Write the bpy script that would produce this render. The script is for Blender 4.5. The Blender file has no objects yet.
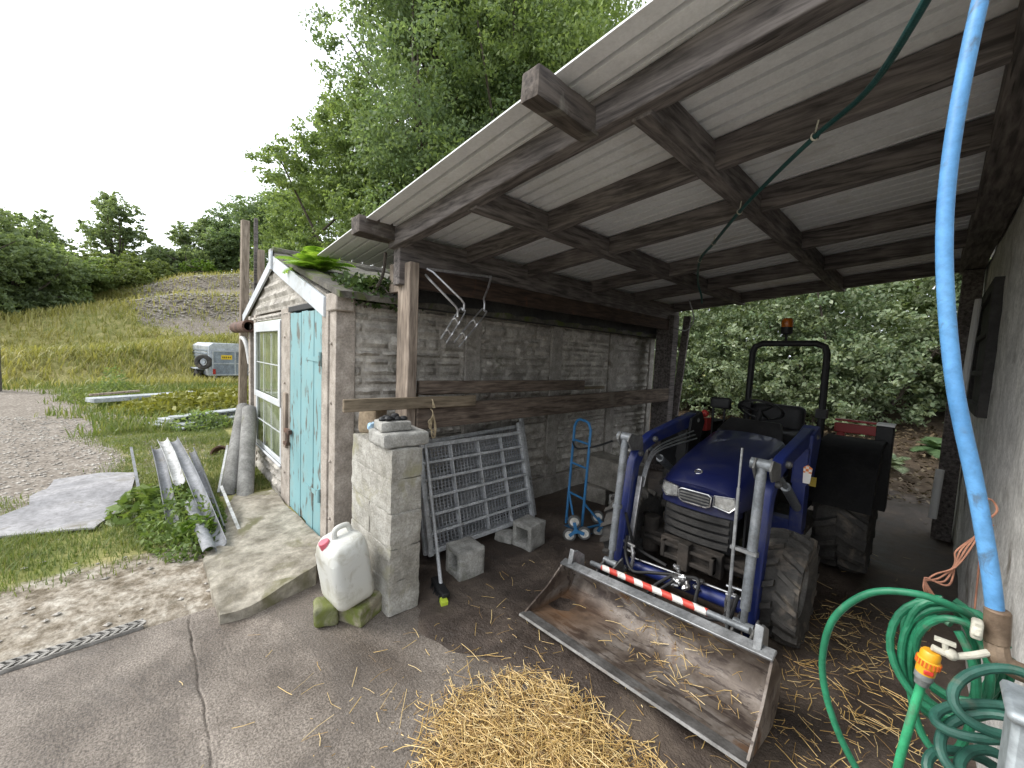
import bpy, bmesh, math, random
import numpy as np
from mathutils import Vector, Matrix, noise
S = bpy.context.scene
COL = S.collection
R_ = math.radians

# ------------------------------------------------------------------ camera
cam_d = bpy.data.cameras.new('camera'); cam = bpy.data.objects.new('camera', cam_d); COL.objects.link(cam)
cam_d.sensor_width = 36.0; cam_d.lens = 13.852; cam_d.clip_start = 0.02; cam_d.clip_end = 2000
rx = Vector((0.68028642, 0.73163574, 0.04381236)); ry = Vector((0.08277405, -0.01729635, -0.99641823)); rz = Vector((-0.7282574, 0.68147632, -0.07232693))
M = Matrix.Identity(4)
for i in range(3):
    M[i][0] = rx[i]; M[i][1] = -ry[i]; M[i][2] = -rz[i]
M[2][3] = 1.62
cam.matrix_world = M
S.camera = cam
# ------------------------------------------------------------------ world, sun, exposure
SUN_EL, SUN_AZ = 42.0, 216.0
w = bpy.data.worlds.new('World'); S.world = w; w.use_nodes = True
nt = w.node_tree; nt.nodes.clear()
sky = nt.nodes.new('ShaderNodeTexSky'); sky.sky_type = 'NISHITA'; sky.sun_disc = False
sky.sun_elevation = R_(SUN_EL); sky.sun_rotation = R_(SUN_AZ); sky.air_density = 1.0; sky.dust_density = 6.0; sky.ozone_density = 1.0
bw = nt.nodes.new('ShaderNodeHueSaturation'); bw.inputs['Saturation'].default_value = 0.22
tc = nt.nodes.new('ShaderNodeTexCoord'); cn = nt.nodes.new('ShaderNodeTexNoise'); cn.inputs['Scale'].default_value = 2.6; cn.inputs['Detail'].default_value = 7; cn.inputs['Distortion'].default_value = .5
cr = nt.nodes.new('ShaderNodeMapRange'); cr.inputs['From Min'].default_value = .30; cr.inputs['From Max'].default_value = .70; cr.inputs['To Min'].default_value = 0.44; cr.inputs['To Max'].default_value = 1.42
mx = nt.nodes.new('ShaderNodeMix'); mx.data_type = 'RGBA'; mx.blend_type = 'MIX'; mx.inputs[0].default_value = 0.75
mx.inputs[7].default_value = (7.3, 7.75, 8.35, 1)
ml = nt.nodes.new('ShaderNodeVectorMath'); ml.operation = 'SCALE'
bg = nt.nodes.new('ShaderNodeBackground'); bg.inputs['Strength'].default_value = 0.15
wo = nt.nodes.new('ShaderNodeOutputWorld')
L = nt.links.new
L(sky.outputs[0], bw.inputs['Color']); L(bw.outputs[0], mx.inputs[6])
L(tc.outputs['Generated'], cn.inputs['Vector']); L(cn.outputs[0], cr.inputs[0])
L(mx.outputs[2], ml.inputs[0]); L(cr.outputs[0], ml.inputs['Scale']); L(ml.outputs[0], bg.inputs['Color']); L(bg.outputs[0], wo.inputs[0])
sd = bpy.data.lights.new('sun', 'SUN'); sd.energy = 1.25; sd.angle = R_(22); sd.color = (1, .965, .9)
so = bpy.data.objects.new('sun', sd); COL.objects.link(so)
sdir = Vector((math.sin(R_(SUN_AZ)) * math.cos(R_(SUN_EL)), math.cos(R_(SUN_AZ)) * math.cos(R_(SUN_EL)), math.sin(R_(SUN_EL))))
so.rotation_euler = sdir.to_track_quat('Z', 'Y').to_euler()
S.view_settings.view_transform = 'Standard'; S.view_settings.look = 'None'; S.view_settings.exposure = 1.06; S.view_settings.gamma = 1.0
S.view_settings.use_curve_mapping = False

# ------------------------------------------------------------------ helpers
RNG = random.Random(7)
def rnd(a, b): return RNG.uniform(a, b)
V = Vector

def tag(o, label=None, cat=None, group=None, kind=None):
    if label: o['label'] = label
    if cat: o['category'] = cat
    if group: o['group'] = group
    if kind: o['kind'] = kind
    return o

def thing(name, label, cat, loc=(0, 0, 0), group=None):
    o = bpy.data.objects.new(name, None); COL.objects.link(o); o.location = loc; o.empty_display_size = .1
    return tag(o, label, cat, group)

def wloc(o):
    p = V((0, 0, 0))
    while o is not None:
        p += V(o.location); o = o.parent
    return p

def copy_tree(o, parent=None):
    c = o.copy(); COL.objects.link(c)
    if parent is not None: c.parent = parent
    for ch in [k for k in COL.objects if k.parent == o]: copy_tree(ch, c)
    return c

class MB:
    """collects geometry, then links it as one mesh object (vertices in world metres)"""
    def __init__(s): s.v = []; s.f = []
    def add(s, vs, fs):
        n = len(s.v); s.v += [tuple(p) for p in vs]; s.f += [tuple(i + n for i in f) for f in fs]
    def box(s, p0, p1):
        x0, y0, z0 = p0; x1, y1, z1 = p1
        if x0 > x1: x0, x1 = x1, x0
        if y0 > y1: y0, y1 = y1, y0
        if z0 > z1: z0, z1 = z1, z0
        s.add([(x0, y0, z0), (x1, y0, z0), (x1, y1, z0), (x0, y1, z0), (x0, y0, z1), (x1, y0, z1), (x1, y1, z1), (x0, y1, z1)],
              [(0, 3, 2, 1), (4, 5, 6, 7), (0, 1, 5, 4), (1, 2, 6, 5), (2, 3, 7, 6), (3, 0, 4, 7)])
    def cbox(s, c, size, rot=None):
        hx, hy, hz = [k / 2 for k in size]; m = rot if rot is not None else Matrix.Identity(3)
        vs = [V(c) + m @ V((a * hx, b * hy, d * hz)) for d in (-1, 1) for a, b in ((-1, -1), (1, -1), (1, 1), (-1, 1))]
        s.add(vs, [(0, 3, 2, 1), (4, 5, 6, 7), (0, 1, 5, 4), (1, 2, 6, 5), (2, 3, 7, 6), (3, 0, 4, 7)])
    def bar(s, a, b, w, h, up=(0, 0, 1)):
        a = V(a); b = V(b); t = (b - a).normalized(); u = V(up); sd_ = t.cross(u)
        if sd_.length < 1e-4: sd_ = t.cross(V((1, 0, 0)))
        sd_.normalize(); u = sd_.cross(t)
        vs = []
        for p in (a, b):
            for i, j in ((-1, -1), (1, -1), (1, 1), (-1, 1)): vs.append(p + sd_ * (i * w / 2) + u * (j * h / 2))
        s.add(vs, [(3, 2, 1, 0), (4, 5, 6, 7), (0, 1, 5, 4), (1, 2, 6, 5), (2, 3, 7, 6), (3, 0, 4, 7)])
    def tube(s, pts, r, seg=10, caps=True, rs=None):
        pts = [V(p) for p in pts]; n = len(pts)
        t0 = (pts[1] - pts[0]).normalized(); nrm = t0.orthogonal().normalized()
        vs = []; fs = []; prev = t0
        for i, p in enumerate(pts):
            t = ((pts[min(i + 1, n - 1)] - pts[i]).normalized() + (pts[i] - pts[max(i - 1, 0)]).normalized())
            if t.length < 1e-6: t = prev.copy()
            t.normalize()
            ax = prev.cross(t)
            if ax.length > 1e-7: nrm = Matrix.Rotation(prev.angle(t), 3, ax.normalized()) @ nrm
            nrm = (nrm - t * nrm.dot(t)).normalized(); bn = t.cross(nrm); prev = t
            rr = rs[i] if rs else r
            for k in range(seg):
                a = 2 * math.pi * k / seg; vs.append(p + (nrm * math.cos(a) + bn * math.sin(a)) * rr)
        for i in range(n - 1):
            for k in range(seg):
                k2 = (k + 1) % seg; fs.append((i * seg + k, i * seg + k2, (i + 1) * seg + k2, (i + 1) * seg + k))
        if caps: fs.append(tuple(range(seg - 1, -1, -1))); fs.append(tuple((n - 1) * seg + k for k in range(seg)))
        s.add(vs, fs)
    def cyl(s, a, b, r, seg=14, r2=None): s.tube([a, b], r, seg, True, [r, r if r2 is None else r2])
    def prism(s, poly, vec):
        n = len(poly); vec = V(vec); vs = [V(p) for p in poly] + [V(p) + vec for p in poly]
        s.add(vs, [tuple(range(n))[::-1], tuple(range(n, 2 * n))] + [(i, (i + 1) % n, n + (i + 1) % n, n + i) for i in range(n)])
    def loft(s, rings, closed=True, caps=True):
        n = len(rings[0]); vs = [p for r in rings for p in r]; fs = []
        for i in range(len(rings) - 1):
            for k in range(n if closed else n - 1):
                k2 = (k + 1) % n; fs.append((i * n + k, i * n + k2, (i + 1) * n + k2, (i + 1) * n + k))
        if caps: fs.append(tuple(range(n - 1, -1, -1))); fs.append(tuple((len(rings) - 1) * n + k for k in range(n)))
        s.add(vs, fs)
    def lathe(s, prof, c, axis, seg=28, closed=False):
        # prof: (radius, along) pairs about axis through c
        c = V(c); ax = V(axis).normalized(); u = ax.orthogonal().normalized(); w_ = ax.cross(u); n = len(prof); vs = []; fs = []
        for k in range(seg):
            a = 2 * math.pi * k / seg; d = u * math.cos(a) + w_ * math.sin(a)
            for r, h in prof: vs.append(c + d * r + ax * h)
        for k in range(seg):
            k2 = (k + 1) % seg
            for i in range(n if closed else n - 1):
                j = (i + 1) % n; fs.append((k * n + i, k * n + j, k2 * n + j, k2 * n + i))
        s.add(vs, fs)
    def ball(s, c, r, seg=12, rings=8, sc=(1, 1, 1)):
        vs = []; fs = []
        for i in range(rings + 1):
            th = math.pi * i / rings
            for k in range(seg):
                a = 2 * math.pi * k / seg; vs.append((c[0] + r * sc[0] * math.sin(th) * math.cos(a), c[1] + r * sc[1] * math.sin(th) * math.sin(a), c[2] + r * sc[2] * math.cos(th)))
        for i in range(rings):
            for k in range(seg):
                k2 = (k + 1) % seg; fs.append((i * seg + k, (i + 1) * seg + k, (i + 1) * seg + k2, i * seg + k2))
        s.add(vs, fs)
    def build(s, name, mat, parent=None, label=None, smooth=35, bevel=0, kind=None, seg=2):
        me = bpy.data.meshes.new(name); off = wloc(parent) if parent is not None else V((0, 0, 0))
        arr = np.array(s.v, dtype=np.float64) - np.array(off)
        me.from_pydata(arr.tolist(), [], s.f); me.validate(); me.update()
        me.materials.append(mat)
        bm = bmesh.new(); bm.from_mesh(me); bmesh.ops.recalc_face_normals(bm, faces=bm.faces); bm.to_mesh(me); bm.free()
        if smooth:
            me.shade_smooth(); me.set_sharp_from_angle(angle=R_(smooth))
        o = bpy.data.objects.new(name, me); COL.objects.link(o)
        if parent is not None: o.parent = parent
        if label: o['label'] = label
        if kind: o['kind'] = kind
        if bevel:
            m = o.modifiers.new('bevel', 'BEVEL'); m.width = bevel; m.segments = seg; m.limit_method = 'ANGLE'; m.angle_limit = R_(40)
        return o
    def top(s, name, mat, label, cat, group=None, loc=None, **k):
        o = s.build(name, mat, None, **k)
        if loc is not None:
            o.data.transform(Matrix.Translation(-V(loc))); o.location = loc
        return tag(o, label, cat, group)

def spline(pts, n=8):
    pts = [V(p) for p in pts]; out = []
    for i in range(len(pts) - 1):
        p0 = pts[max(i - 1, 0)]; p1 = pts[i]; p2 = pts[i + 1]; p3 = pts[min(i + 2, len(pts) - 1)]
        for k in range(n):
            t = k / n
            out.append(0.5 * ((2 * p1) + (p2 - p0) * t + (2 * p0 - 5 * p1 + 4 * p2 - p3) * t * t + (3 * p1 - p0 - 3 * p2 + p3) * t ** 3))
    out.append(pts[-1]); return out

def rough_block(mb, c, size, div=10, amp=.008, scale=9., seed=0, rot=None, rnd_=.012, taper=0):
    """a weathered block: subdivided, edges knocked off, faces uneven"""
    bm = bmesh.new(); bmesh.ops.create_cube(bm, size=1.0)
    bmesh.ops.subdivide_edges(bm, edges=bm.edges[:], cuts=div, use_grid_fill=True)
    m = rot if rot is not None else Matrix.Identity(3); sx, sy, sz = size
    idx = {}; vs = []
    for v in bm.verts:
        p = V((v.co.x * sx, v.co.y * sy, v.co.z * sz))
        q = V((max(-sx / 2 + rnd_, min(sx / 2 - rnd_, p.x)), max(-sy / 2 + rnd_, min(sy / 2 - rnd_, p.y)), max(-sz / 2 + rnd_, min(sz / 2 - rnd_, p.z))))
        d = p - q
        if d.length > 1e-6: p = q + d.normalized() * rnd_
        if taper: k = 1 - taper * (v.co.z + .5); p.x *= k; p.y *= k
        nv = noise.noise_vector(p * scale + V((seed * 3.1, seed * 1.7, seed))) + .5 * noise.noise_vector(p * scale * 2.7 + V((seed, 0, seed)))
        idx[v.index] = len(vs); vs.append(V(c) + m @ (p + nv * amp))
    bm.verts.index_update()
    mb.add(vs, [[v.index for v in f.verts] for f in bm.faces]); bm.free()

def rotz(a): return Matrix.Rotation(R_(a), 3, 'Z')
def rotm(ax, a): return Matrix.Rotation(R_(a), 3, ax)

# ------------------------------------------------------------------ materials
def newmat(name):
    m = bpy.data.materials.new(name); m.use_nodes = True; t = m.node_tree; t.nodes.clear()
    o = t.nodes.new('ShaderNodeOutputMaterial'); b = t.nodes.new('ShaderNodeBsdfPrincipled'); t.links.new(b.outputs[0], o.inputs[0])
    return m, t, b, o
def rgb(c): return (c[0], c[1], c[2], 1)
def N(t, kind, **k):
    n = t.nodes.new('ShaderNode' + kind)
    for a, b in k.items(): setattr(n, a, b)
    return n
def noise_n(t, vec, scale, detail=4, rough=.55, dist=0):
    n = N(t, 'TexNoise'); n.inputs['Scale'].default_value = scale; n.inputs['Detail'].default_value = detail; n.inputs['Roughness'].default_value = rough; n.inputs['Distortion'].default_value = dist
    t.links.new(vec, n.inputs['Vector']); return n.outputs[0]
def ramp(t, fac, stops):
    n = N(t, 'ValToRGB'); e = n.color_ramp.elements
    while len(e) < len(stops): e.new(.5)
    for i, (p, c) in enumerate(stops): e[i].position = p; e[i].color = rgb(c) if len(c) == 3 else c
    t.links.new(fac, n.inputs[0]); return n.outputs[0]
def mixc(t, fac, a, b, mode='MIX'):
    n = N(t, 'Mix', data_type='RGBA', blend_type=mode)
    for s_, v in ((0, fac), (6, a), (7, b)):
        if isinstance(v, (int, float)): n.inputs[s_].default_value = v
        elif isinstance(v, tuple): n.inputs[s_].default_value = rgb(v)
        else: t.links.new(v, n.inputs[s_])
    return n.outputs[2]
def mrange(t, v, a, b, c=0., d=1.):
    n = N(t, 'MapRange'); n.inputs[1].default_value = a; n.inputs[2].default_value = b; n.inputs[3].default_value = c; n.inputs[4].default_value = d
    t.links.new(v, n.inputs[0]); return n.outputs[0]
def coords(t, sc=(1, 1, 1)):
    c = N(t, 'TexCoord'); m = N(t, 'Mapping'); m.inputs['Scale'].default_value = sc; t.links.new(c.outputs['Object'], m.inputs['Vector']); return m.outputs[0]
def bump(t, b, h, strength=.4, dist=.01):
    n = N(t, 'Bump'); n.inputs['Strength'].default_value = strength; n.inputs['Distance'].default_value = dist; t.links.new(h, n.inputs['Height']); t.links.new(n.outputs[0], b.inputs['Normal'])

def surf(name, ca, cb, scale=8, rough=.8, metal=0, bmp=.4, bscale=40, cc=None, ccamt=.55, ccscale=3, bd=.006, sc=(1, 1, 1), rvar=.12, spec=.4, fine=.5, island=False):
    """two-tone mottled surface, fine grain, optional third-colour patches (moss, rust, dirt)"""
    m, t, b, o = newmat(name); vec = coords(t, sc)
    n1 = noise_n(t, vec, scale, 5); col = ramp(t, n1, [(.36, ca), (.64, cb)])
    n2 = noise_n(t, vec, bscale, 6, .7)
    n4 = noise_n(t, vec, bscale * .22, 6, .7, .4)
    col = mixc(t, fine, col, ramp(t, n2, [(.32, (.42, .41, .40)), (.6, (1.2, 1.2, 1.2))]), 'MULTIPLY')
    col = mixc(t, fine, col, ramp(t, n4, [(.33, (.55, .54, .52)), (.6, (1.2, 1.2, 1.2))]), 'MULTIPLY')
    if island: col = mixc(t, 1.0, col, ramp(t, N(t, 'NewGeometry').outputs['Random Per Island'], [(0, (.78, .77, .76)), (1, (1.14, 1.13, 1.11))]), 'MULTIPLY')
    if cc:
        n3 = noise_n(t, vec, ccscale, 6, .62, .6); f = mrange(t, n3, ccamt, ccamt + .12); col = mixc(t, f, col, cc)
    t.links.new(col, b.inputs['Base Color'])
    t.links.new(mrange(t, n1, .2, .8, max(.02, rough - rvar), min(1, rough + rvar)), b.inputs['Roughness'])
    b.inputs['Metallic'].default_value = metal; b.inputs['Specular IOR Level'].default_value = spec
    if bmp: bump(t, b, n2, bmp, bd)
    return m

def wood(name, ca, cb, axis='Y', rough=.85, cc=None, ccamt=.6, bmp=.5, knots=True):
    m, t, b, o = newmat(name)
    k = {'X': (2.6, 26, 26), 'Y': (26, 2.6, 26), 'Z': (26, 26, 2.6)}[axis]
    vec = coords(t, k); n1 = noise_n(t, vec, 1.6, 6, .6, .4); v2 = coords(t); n2 = noise_n(t, v2, 3.5, 5, .6)
    col = ramp(t, n1, [(.36, ca), (.64, cb)])
    col = mixc(t, .6, col, ramp(t, n2, [(.35, (.6, .58, .57)), (.65, (1.15, 1.15, 1.15))]), 'MULTIPLY')
    kv = N(t, 'TexVoronoi'); kv.inputs['Scale'].default_value = 1.0; t.links.new(coords(t, tuple(5.0 if q > 10 else 1.6 for q in k)), kv.inputs['Vector']); col = mixc(t, mrange(t, kv.outputs['Distance'], .13, .06, 0, .75), col, tuple(q * .6 for q in ca))
    sp_ = noise_n(t, coords(t, tuple(q * 1.6 if q > 10 else q * .5 for q in k)), 1.0, 3, .6); col = mixc(t, mrange(t, sp_, .66, .70, 0, .8), col, tuple(q * .4 for q in ca))
    if cc:
        n3 = noise_n(t, v2, 2.4, 6, .62, .8); col = mixc(t, mrange(t, n3, ccamt, ccamt + .14), col, cc)
    t.links.new(col, b.inputs['Base Color']); b.inputs['Roughness'].default_value = rough; b.inputs['Specular IOR Level'].default_value = .25
    bump(t, b, n1, bmp, .006); return m

def paint(name, c, chip=None, amt=.62, rough=.4, scale=9, metal=0, dirt=None, sc=(1, 1, 1), spec=.5, coat=0):
    m, t, b, o = newmat(name); vec = coords(t, sc); n1 = noise_n(t, vec, scale, 7, .65, .3); n2 = noise_n(t, coords(t), 2.5, 5)
    col = mixc(t, .5, c, ramp(t, n2, [(.3, (.62, .62, .62)), (.7, (1, 1, 1))]), 'MULTIPLY')
    if dirt: col = mixc(t, mrange(t, noise_n(t, coords(t), 5, 6, .7), .5, .75, 0, .75), col, dirt)
    if chip:
        f = mrange(t, n1, amt, amt + .05); col = mixc(t, f, col, chip); bump(t, b, f, .25, -.002)
    t.links.new(col, b.inputs['Base Color']); t.links.new(mrange(t, n2, .3, .7, max(.05, rough - .1), min(1, rough + .12)), b.inputs['Roughness'])
    b.inputs['Metallic'].default_value = metal; b.inputs['Specular IOR Level'].default_value = spec; b.inputs['Coat Weight'].default_value = coat
    return m

def leafmat(name, ca, cb, cc, trans=.3, scale=1.1, rough=.45):
    m, t, b, o = newmat(name); g = N(t, 'NewGeometry'); vec = coords(t)
    n1 = noise_n(t, vec, scale, 4)
    col = ramp(t, n1, [(.38, ca), (.62, cb)])
    f = mrange(t, g.outputs['Random Per Island'], .45, 1.0, 0, .8); col = mixc(t, f, col, cc)
    t.links.new(col, b.inputs['Base Color']); b.inputs['Roughness'].default_value = rough; b.inputs['Specular IOR Level'].default_value = .35
    tr = N(t, 'BsdfTranslucent'); t.links.new(mixc(t, 1.0, col, (1.0, 1.0, .55), 'MULTIPLY'), tr.inputs[0])
    ms = N(t, 'MixShader'); ms.inputs[0].default_value = trans
    t.links.new(b.outputs[0], ms.inputs[1]); t.links.new(tr.outputs[0], ms.inputs[2]); t.links.new(ms.outputs[0], o.inputs[0]); return m

# ------------------------------------------------------------------ foliage
def leaf_mesh(name, P, size, mat, parent=None, seed=1, up=.6, aspect=.55, fold=.15, normals=None, nw=.5):
    """many small pointed leaves (one rhombus each) centred on the points P"""
    r = np.random.default_rng(seed); P = np.asarray(P, float); n = len(P)
    if parent is not None: P = P - np.array(wloc(parent))
    nr = r.normal(size=(n, 3)); nr /= np.linalg.norm(nr, axis=1)[:, None]; nr[:, 2] += up
    if normals is not None: nr += nw * normals
    nr /= np.linalg.norm(nr, axis=1)[:, None]
    t = r.normal(size=(n, 3)); t -= nr * (t * nr).sum(1)[:, None]; t /= np.linalg.norm(t, axis=1)[:, None]
    s = np.cross(nr, t); L_ = (np.asarray(size) * r.uniform(.65, 1.35, n))[:, None]; W = L_ * aspect
    vs = np.stack([P - t * L_ * .5, P + s * W * .5 - t * L_ * .05 + nr * L_ * fold, P + t * L_ * .5, P - s * W * .5 - t * L_ * .05 + nr * L_ * fold], 1).reshape(-1, 3)
    me = bpy.data.meshes.new(name); me.vertices.add(4 * n); me.vertices.foreach_set('co', vs.ravel())
    me.loops.add(4 * n); me.loops.foreach_set('vertex_index', np.arange(4 * n)); me.polygons.add(n)
    me.polygons.foreach_set('loop_start', np.arange(0, 4 * n, 4)); me.update(calc_edges=True); me.materials.append(mat)
    o = bpy.data.objects.new(name, me); COL.objects.link(o)
    if parent is not None: o.parent = parent
    return o

def crown_points(blobs, n, r, shell=.55, per=38):
    """blobs: (centre, radii); leaves sit in sprays towards the outside of each blob"""
    vol = np.array([b[1][0] * b[1][1] + b[1][0] * b[1][2] + b[1][1] * b[1][2] for b in blobs]); vol /= vol.sum(); out = []; nrm = []
    for (c, rad), k in zip(blobs, (vol * n).astype(int)):
        if k < 3: continue
        ns = max(4, k // per)
        d = r.normal(size=(ns, 3)); d /= np.linalg.norm(d, axis=1)[:, None]; q = r.uniform(shell, 1.05, ns)[:, None]
        sp = d * q
        idx = r.integers(0, ns, k); rr = np.array(rad)
        p = sp[idx] * rr + r.normal(size=(k, 3)) * rr.mean() * np.array([.125, .125, .075])
        out.append(p + np.array(c)); nrm.append(d[idx])
    return np.concatenate(out), np.concatenate(nrm)

def make_tree(name, label, cat, base, h, blobs, nleaf, lsize, lmat, bmat, group=None, seed=1, trunk_r=.18, lean=(0, 0), limbs=None, up=.5, per=38):
    root = thing(name, label, cat, base, group); r = np.random.default_rng(seed)
    b = V(base); mb = MB(); topp = b + V((lean[0], lean[1], h * .8))
    path = spline([b, b + (topp - b) * .35 + V((r.normal() * .1, r.normal() * .1, 0)), b + (topp - b) * .7 + V((r.normal() * .2, r.normal() * .2, 0)), topp], 5)
    mb.tube(path, trunk_r, 9, True, [trunk_r * (1.25 - 1.0 * i / len(path)) for i in range(len(path))])
    for (c, rad) in blobs[: limbs or 14]:
        t0 = path[int(len(path) * r.uniform(.3, .85))]; c = V(c); midp = (t0 + c) / 2 + V((r.normal() * .2, r.normal() * .2, -.1 * rad[2]))
        sp = spline([t0, midp, c + V((0, 0, rad[2] * .4))], 5); mb.tube(sp, .05, 6, True, [trunk_r * .42 * (1 - .85 * i / len(sp)) for i in range(len(sp))])
    mb.build('trunk', bmat, root, smooth=60)
    P, nn = crown_points(blobs, nleaf, r, .55, per)
    leaf_mesh('crown', P, np.full(len(P), lsize), lmat, root, seed + 5, up=up, normals=nn)
    return root
def envelope_blobs(c, rad, n, r, br=(.22, .38), flat=.75):
    out = []
    for i in range(n):
        d = r.normal(size=3); d /= np.linalg.norm(d); q = r.uniform(.35, .95)
        k = r.uniform(*br) * np.mean(rad)
        out.append((tuple(np.array(c) + d * q * np.array(rad)), (k, k, k * flat)))
    return out
# ================================================================== materials used all over
M_timber = wood('old_dark_timber_y', (.066, .059, .057), (.21, .187, .177), 'Y', cc=(.12, .10, .085), ccamt=.66)
M_timber_x = wood('old_dark_timber_x', (.066, .059, .057), (.215, .192, .182), 'X', cc=(.13, .11, .09), ccamt=.66)
M_post = wood('weathered_post', (.17, .135, .108), (.38, .315, .255), 'Z', cc=(.10, .08, .06), ccamt=.62)
M_plank = wood('grey_plank', (.12, .095, .065), (.26, .21, .15), 'Y', cc=(.10, .12, .05), ccamt=.6)
M_plank_d = wood('brown_plank', (.07, .052, .042), (.20, .158, .125), 'Y', cc=(.17, .14, .11), ccamt=.62)
M_conc = surf('cast_concrete', (.25, .23, .205), (.37, .345, .31), 7, .9, 0, .5, 60, (.15, .13, .105), .56, 4)
M_conc_pink = surf('weathered_concrete_post', (.27, .235, .20), (.40, .355, .31), 6, .9, 0, .45, 70, (.16, .13, .10), .6, 5)
M_panel = surf('grey_panel', (.31, .29, .26), (.47, .445, .405), 5, .92, 0, .7, 45, (.13, .125, .09), .58, 3, island=True)
M_block = surf('breeze_block', (.25, .245, .225), (.41, .40, .37), 9, .95, 0, .8, 90, (.12, .13, .07), .62, 4, bd=.008)
M_stone_moss = surf('mossy_stone', (.20, .18, .13), (.30, .27, .19), 6, .95, 0, .6, 50, (.13, .15, .035), .45, 5)
M_steel = surf('galvanised_steel', (.26, .27, .28), (.42, .43, .44), 6, .5, .75, .12, 60, (.17, .14, .11), .64, 5)
M_steel_d = surf('dull_steel', (.12, .12, .12), (.24, .24, .235), 6, .6, .6, .2, 60, (.14, .085, .05), .62, 6)
M_white = paint('white_paint', (.66, .66, .65), (.35, .33, .3), .70, .5, 10, dirt=(.45, .42, .36))
M_black = surf('black_plastic', (.010, .010, .011), (.022, .022, .023), 6, .6, 0, .2, 80, (.05, .043, .035), .64, 4)
M_rubber = surf('tyre_rubber', (.028, .027, .026), (.065, .061, .056), 6, .9, 0, .4, 90, (.13, .11, .09), .55, 5)

# ================================================================== terrain
def sm(a, b, x):
    t = max(0., min(1., (x - a) / (b - a))); return t * t * (3 - 2 * t)
def lerp_tab(tab, x):
    if x <= tab[0][0]: return tab[0][1]
    for (a, va), (b, vb) in zip(tab, tab[1:]):
        if x <= b: return va + (vb - va) * (x - a) / (b - a)
    return tab[-1][1]
HT = [(-100, 1.5), (-66, 2.4), (-52, 3.0), (-48, 4.0), (-44.5, 4.75), (-40, 5.9), (-34.6, 6.7), (-26, 6.8), (-15, 5.0), (-5, 2.0), (10, .8), (40, .5)]
def polar(x, y):
    d = -.7296 * x + .6838 * y; s = .6838 * x + .7296 * y
    return math.hypot(d, s), math.degrees(math.atan2(s, d)), d, s
def gz(x, y):
    r, az, d, s = polar(x, y); z = 0.
    if r > 12 and az < 40:
        r0 = lerp_tab([(-90, 19), (-52, 18.5), (-36, 21), (-20, 21)], az); r1 = lerp_tab([(-90, 36), (-52, 35), (-36, 35), (0, 36)], az); h1 = lerp_tab(HT, az)
        t = (r - r0) / (r1 - r0)
        if t > 0:
            tt = min(t, 1.)
            z += h1 * (tt ** .95) + (0.02 * (r - r1) if t > 1 else 0)
            ph = 7.0 * tt + 1.1 * noise.noise(V((x * .09, y * .09, 3)))
            z += (.48 * math.sin(ph * 2.1) * sm(0, .15, tt) * sm(1.05, .8, tt) if h1 > 2.2 else 0)
            z += .3 * noise.noise(V((x * .22, y * .22, 1))) * sm(0, .2, tt)
        z += .05 * noise.noise(V((x * .6, y * .6, 9)))
    if y > 6.4 and x > -9: z += .17 * (y - 6.4) * sm(-9, -3, x) * (1 if y < 14 else 14 / y)
    if x < -3.3: z += .035 * noise.noise(V((x * 1.3, y * 1.3, 5))) * sm(-3.3, -4.2, x) + .03 * sm(-3.2, -3.8, x)
    else: z -= .03 * sm(-3.4, -3.0, x)
    return z
def grid_axis(lo, hi, near_lo, near_hi, step, grow):
    a = list(np.arange(near_lo, near_hi + 1e-6, step)); k = step; x = near_hi
    while x < hi: k *= grow; x += k; a.append(min(x, hi))
    k = step; x = near_lo; b = []
    while x > lo: k *= grow; x -= k; b.append(max(x, lo))
    return b[::-1] + a
def sheet(name, xs, ys, zf, mat, mask=None, keep=None):
    nx, ny = len(xs), len(ys); vs = [(x, y, zf(x, y)) for y in ys for x in xs]
    fs = [(j * nx + i, j * nx + i + 1, (j + 1) * nx + i + 1, (j + 1) * nx + i) for j in range(ny - 1) for i in range(nx - 1)
          if keep is None or keep((xs[i] + xs[i + 1]) / 2, (ys[j] + ys[j + 1]) / 2)]
    me = bpy.data.meshes.new(name); me.from_pydata(vs, [], fs); me.update(); me.materials.append(mat); me.shade_smooth()
    if mask:
        ca = me.color_attributes.new('cover', 'FLOAT_COLOR', 'POINT'); d = np.array([mask(v[0], v[1]) for v in vs], dtype=np.float32); ca.data.foreach_set('color', d.ravel())
    o = bpy.data.objects.new(name, me); COL.objects.link(o); o['kind'] = 'structure'; return o

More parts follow.
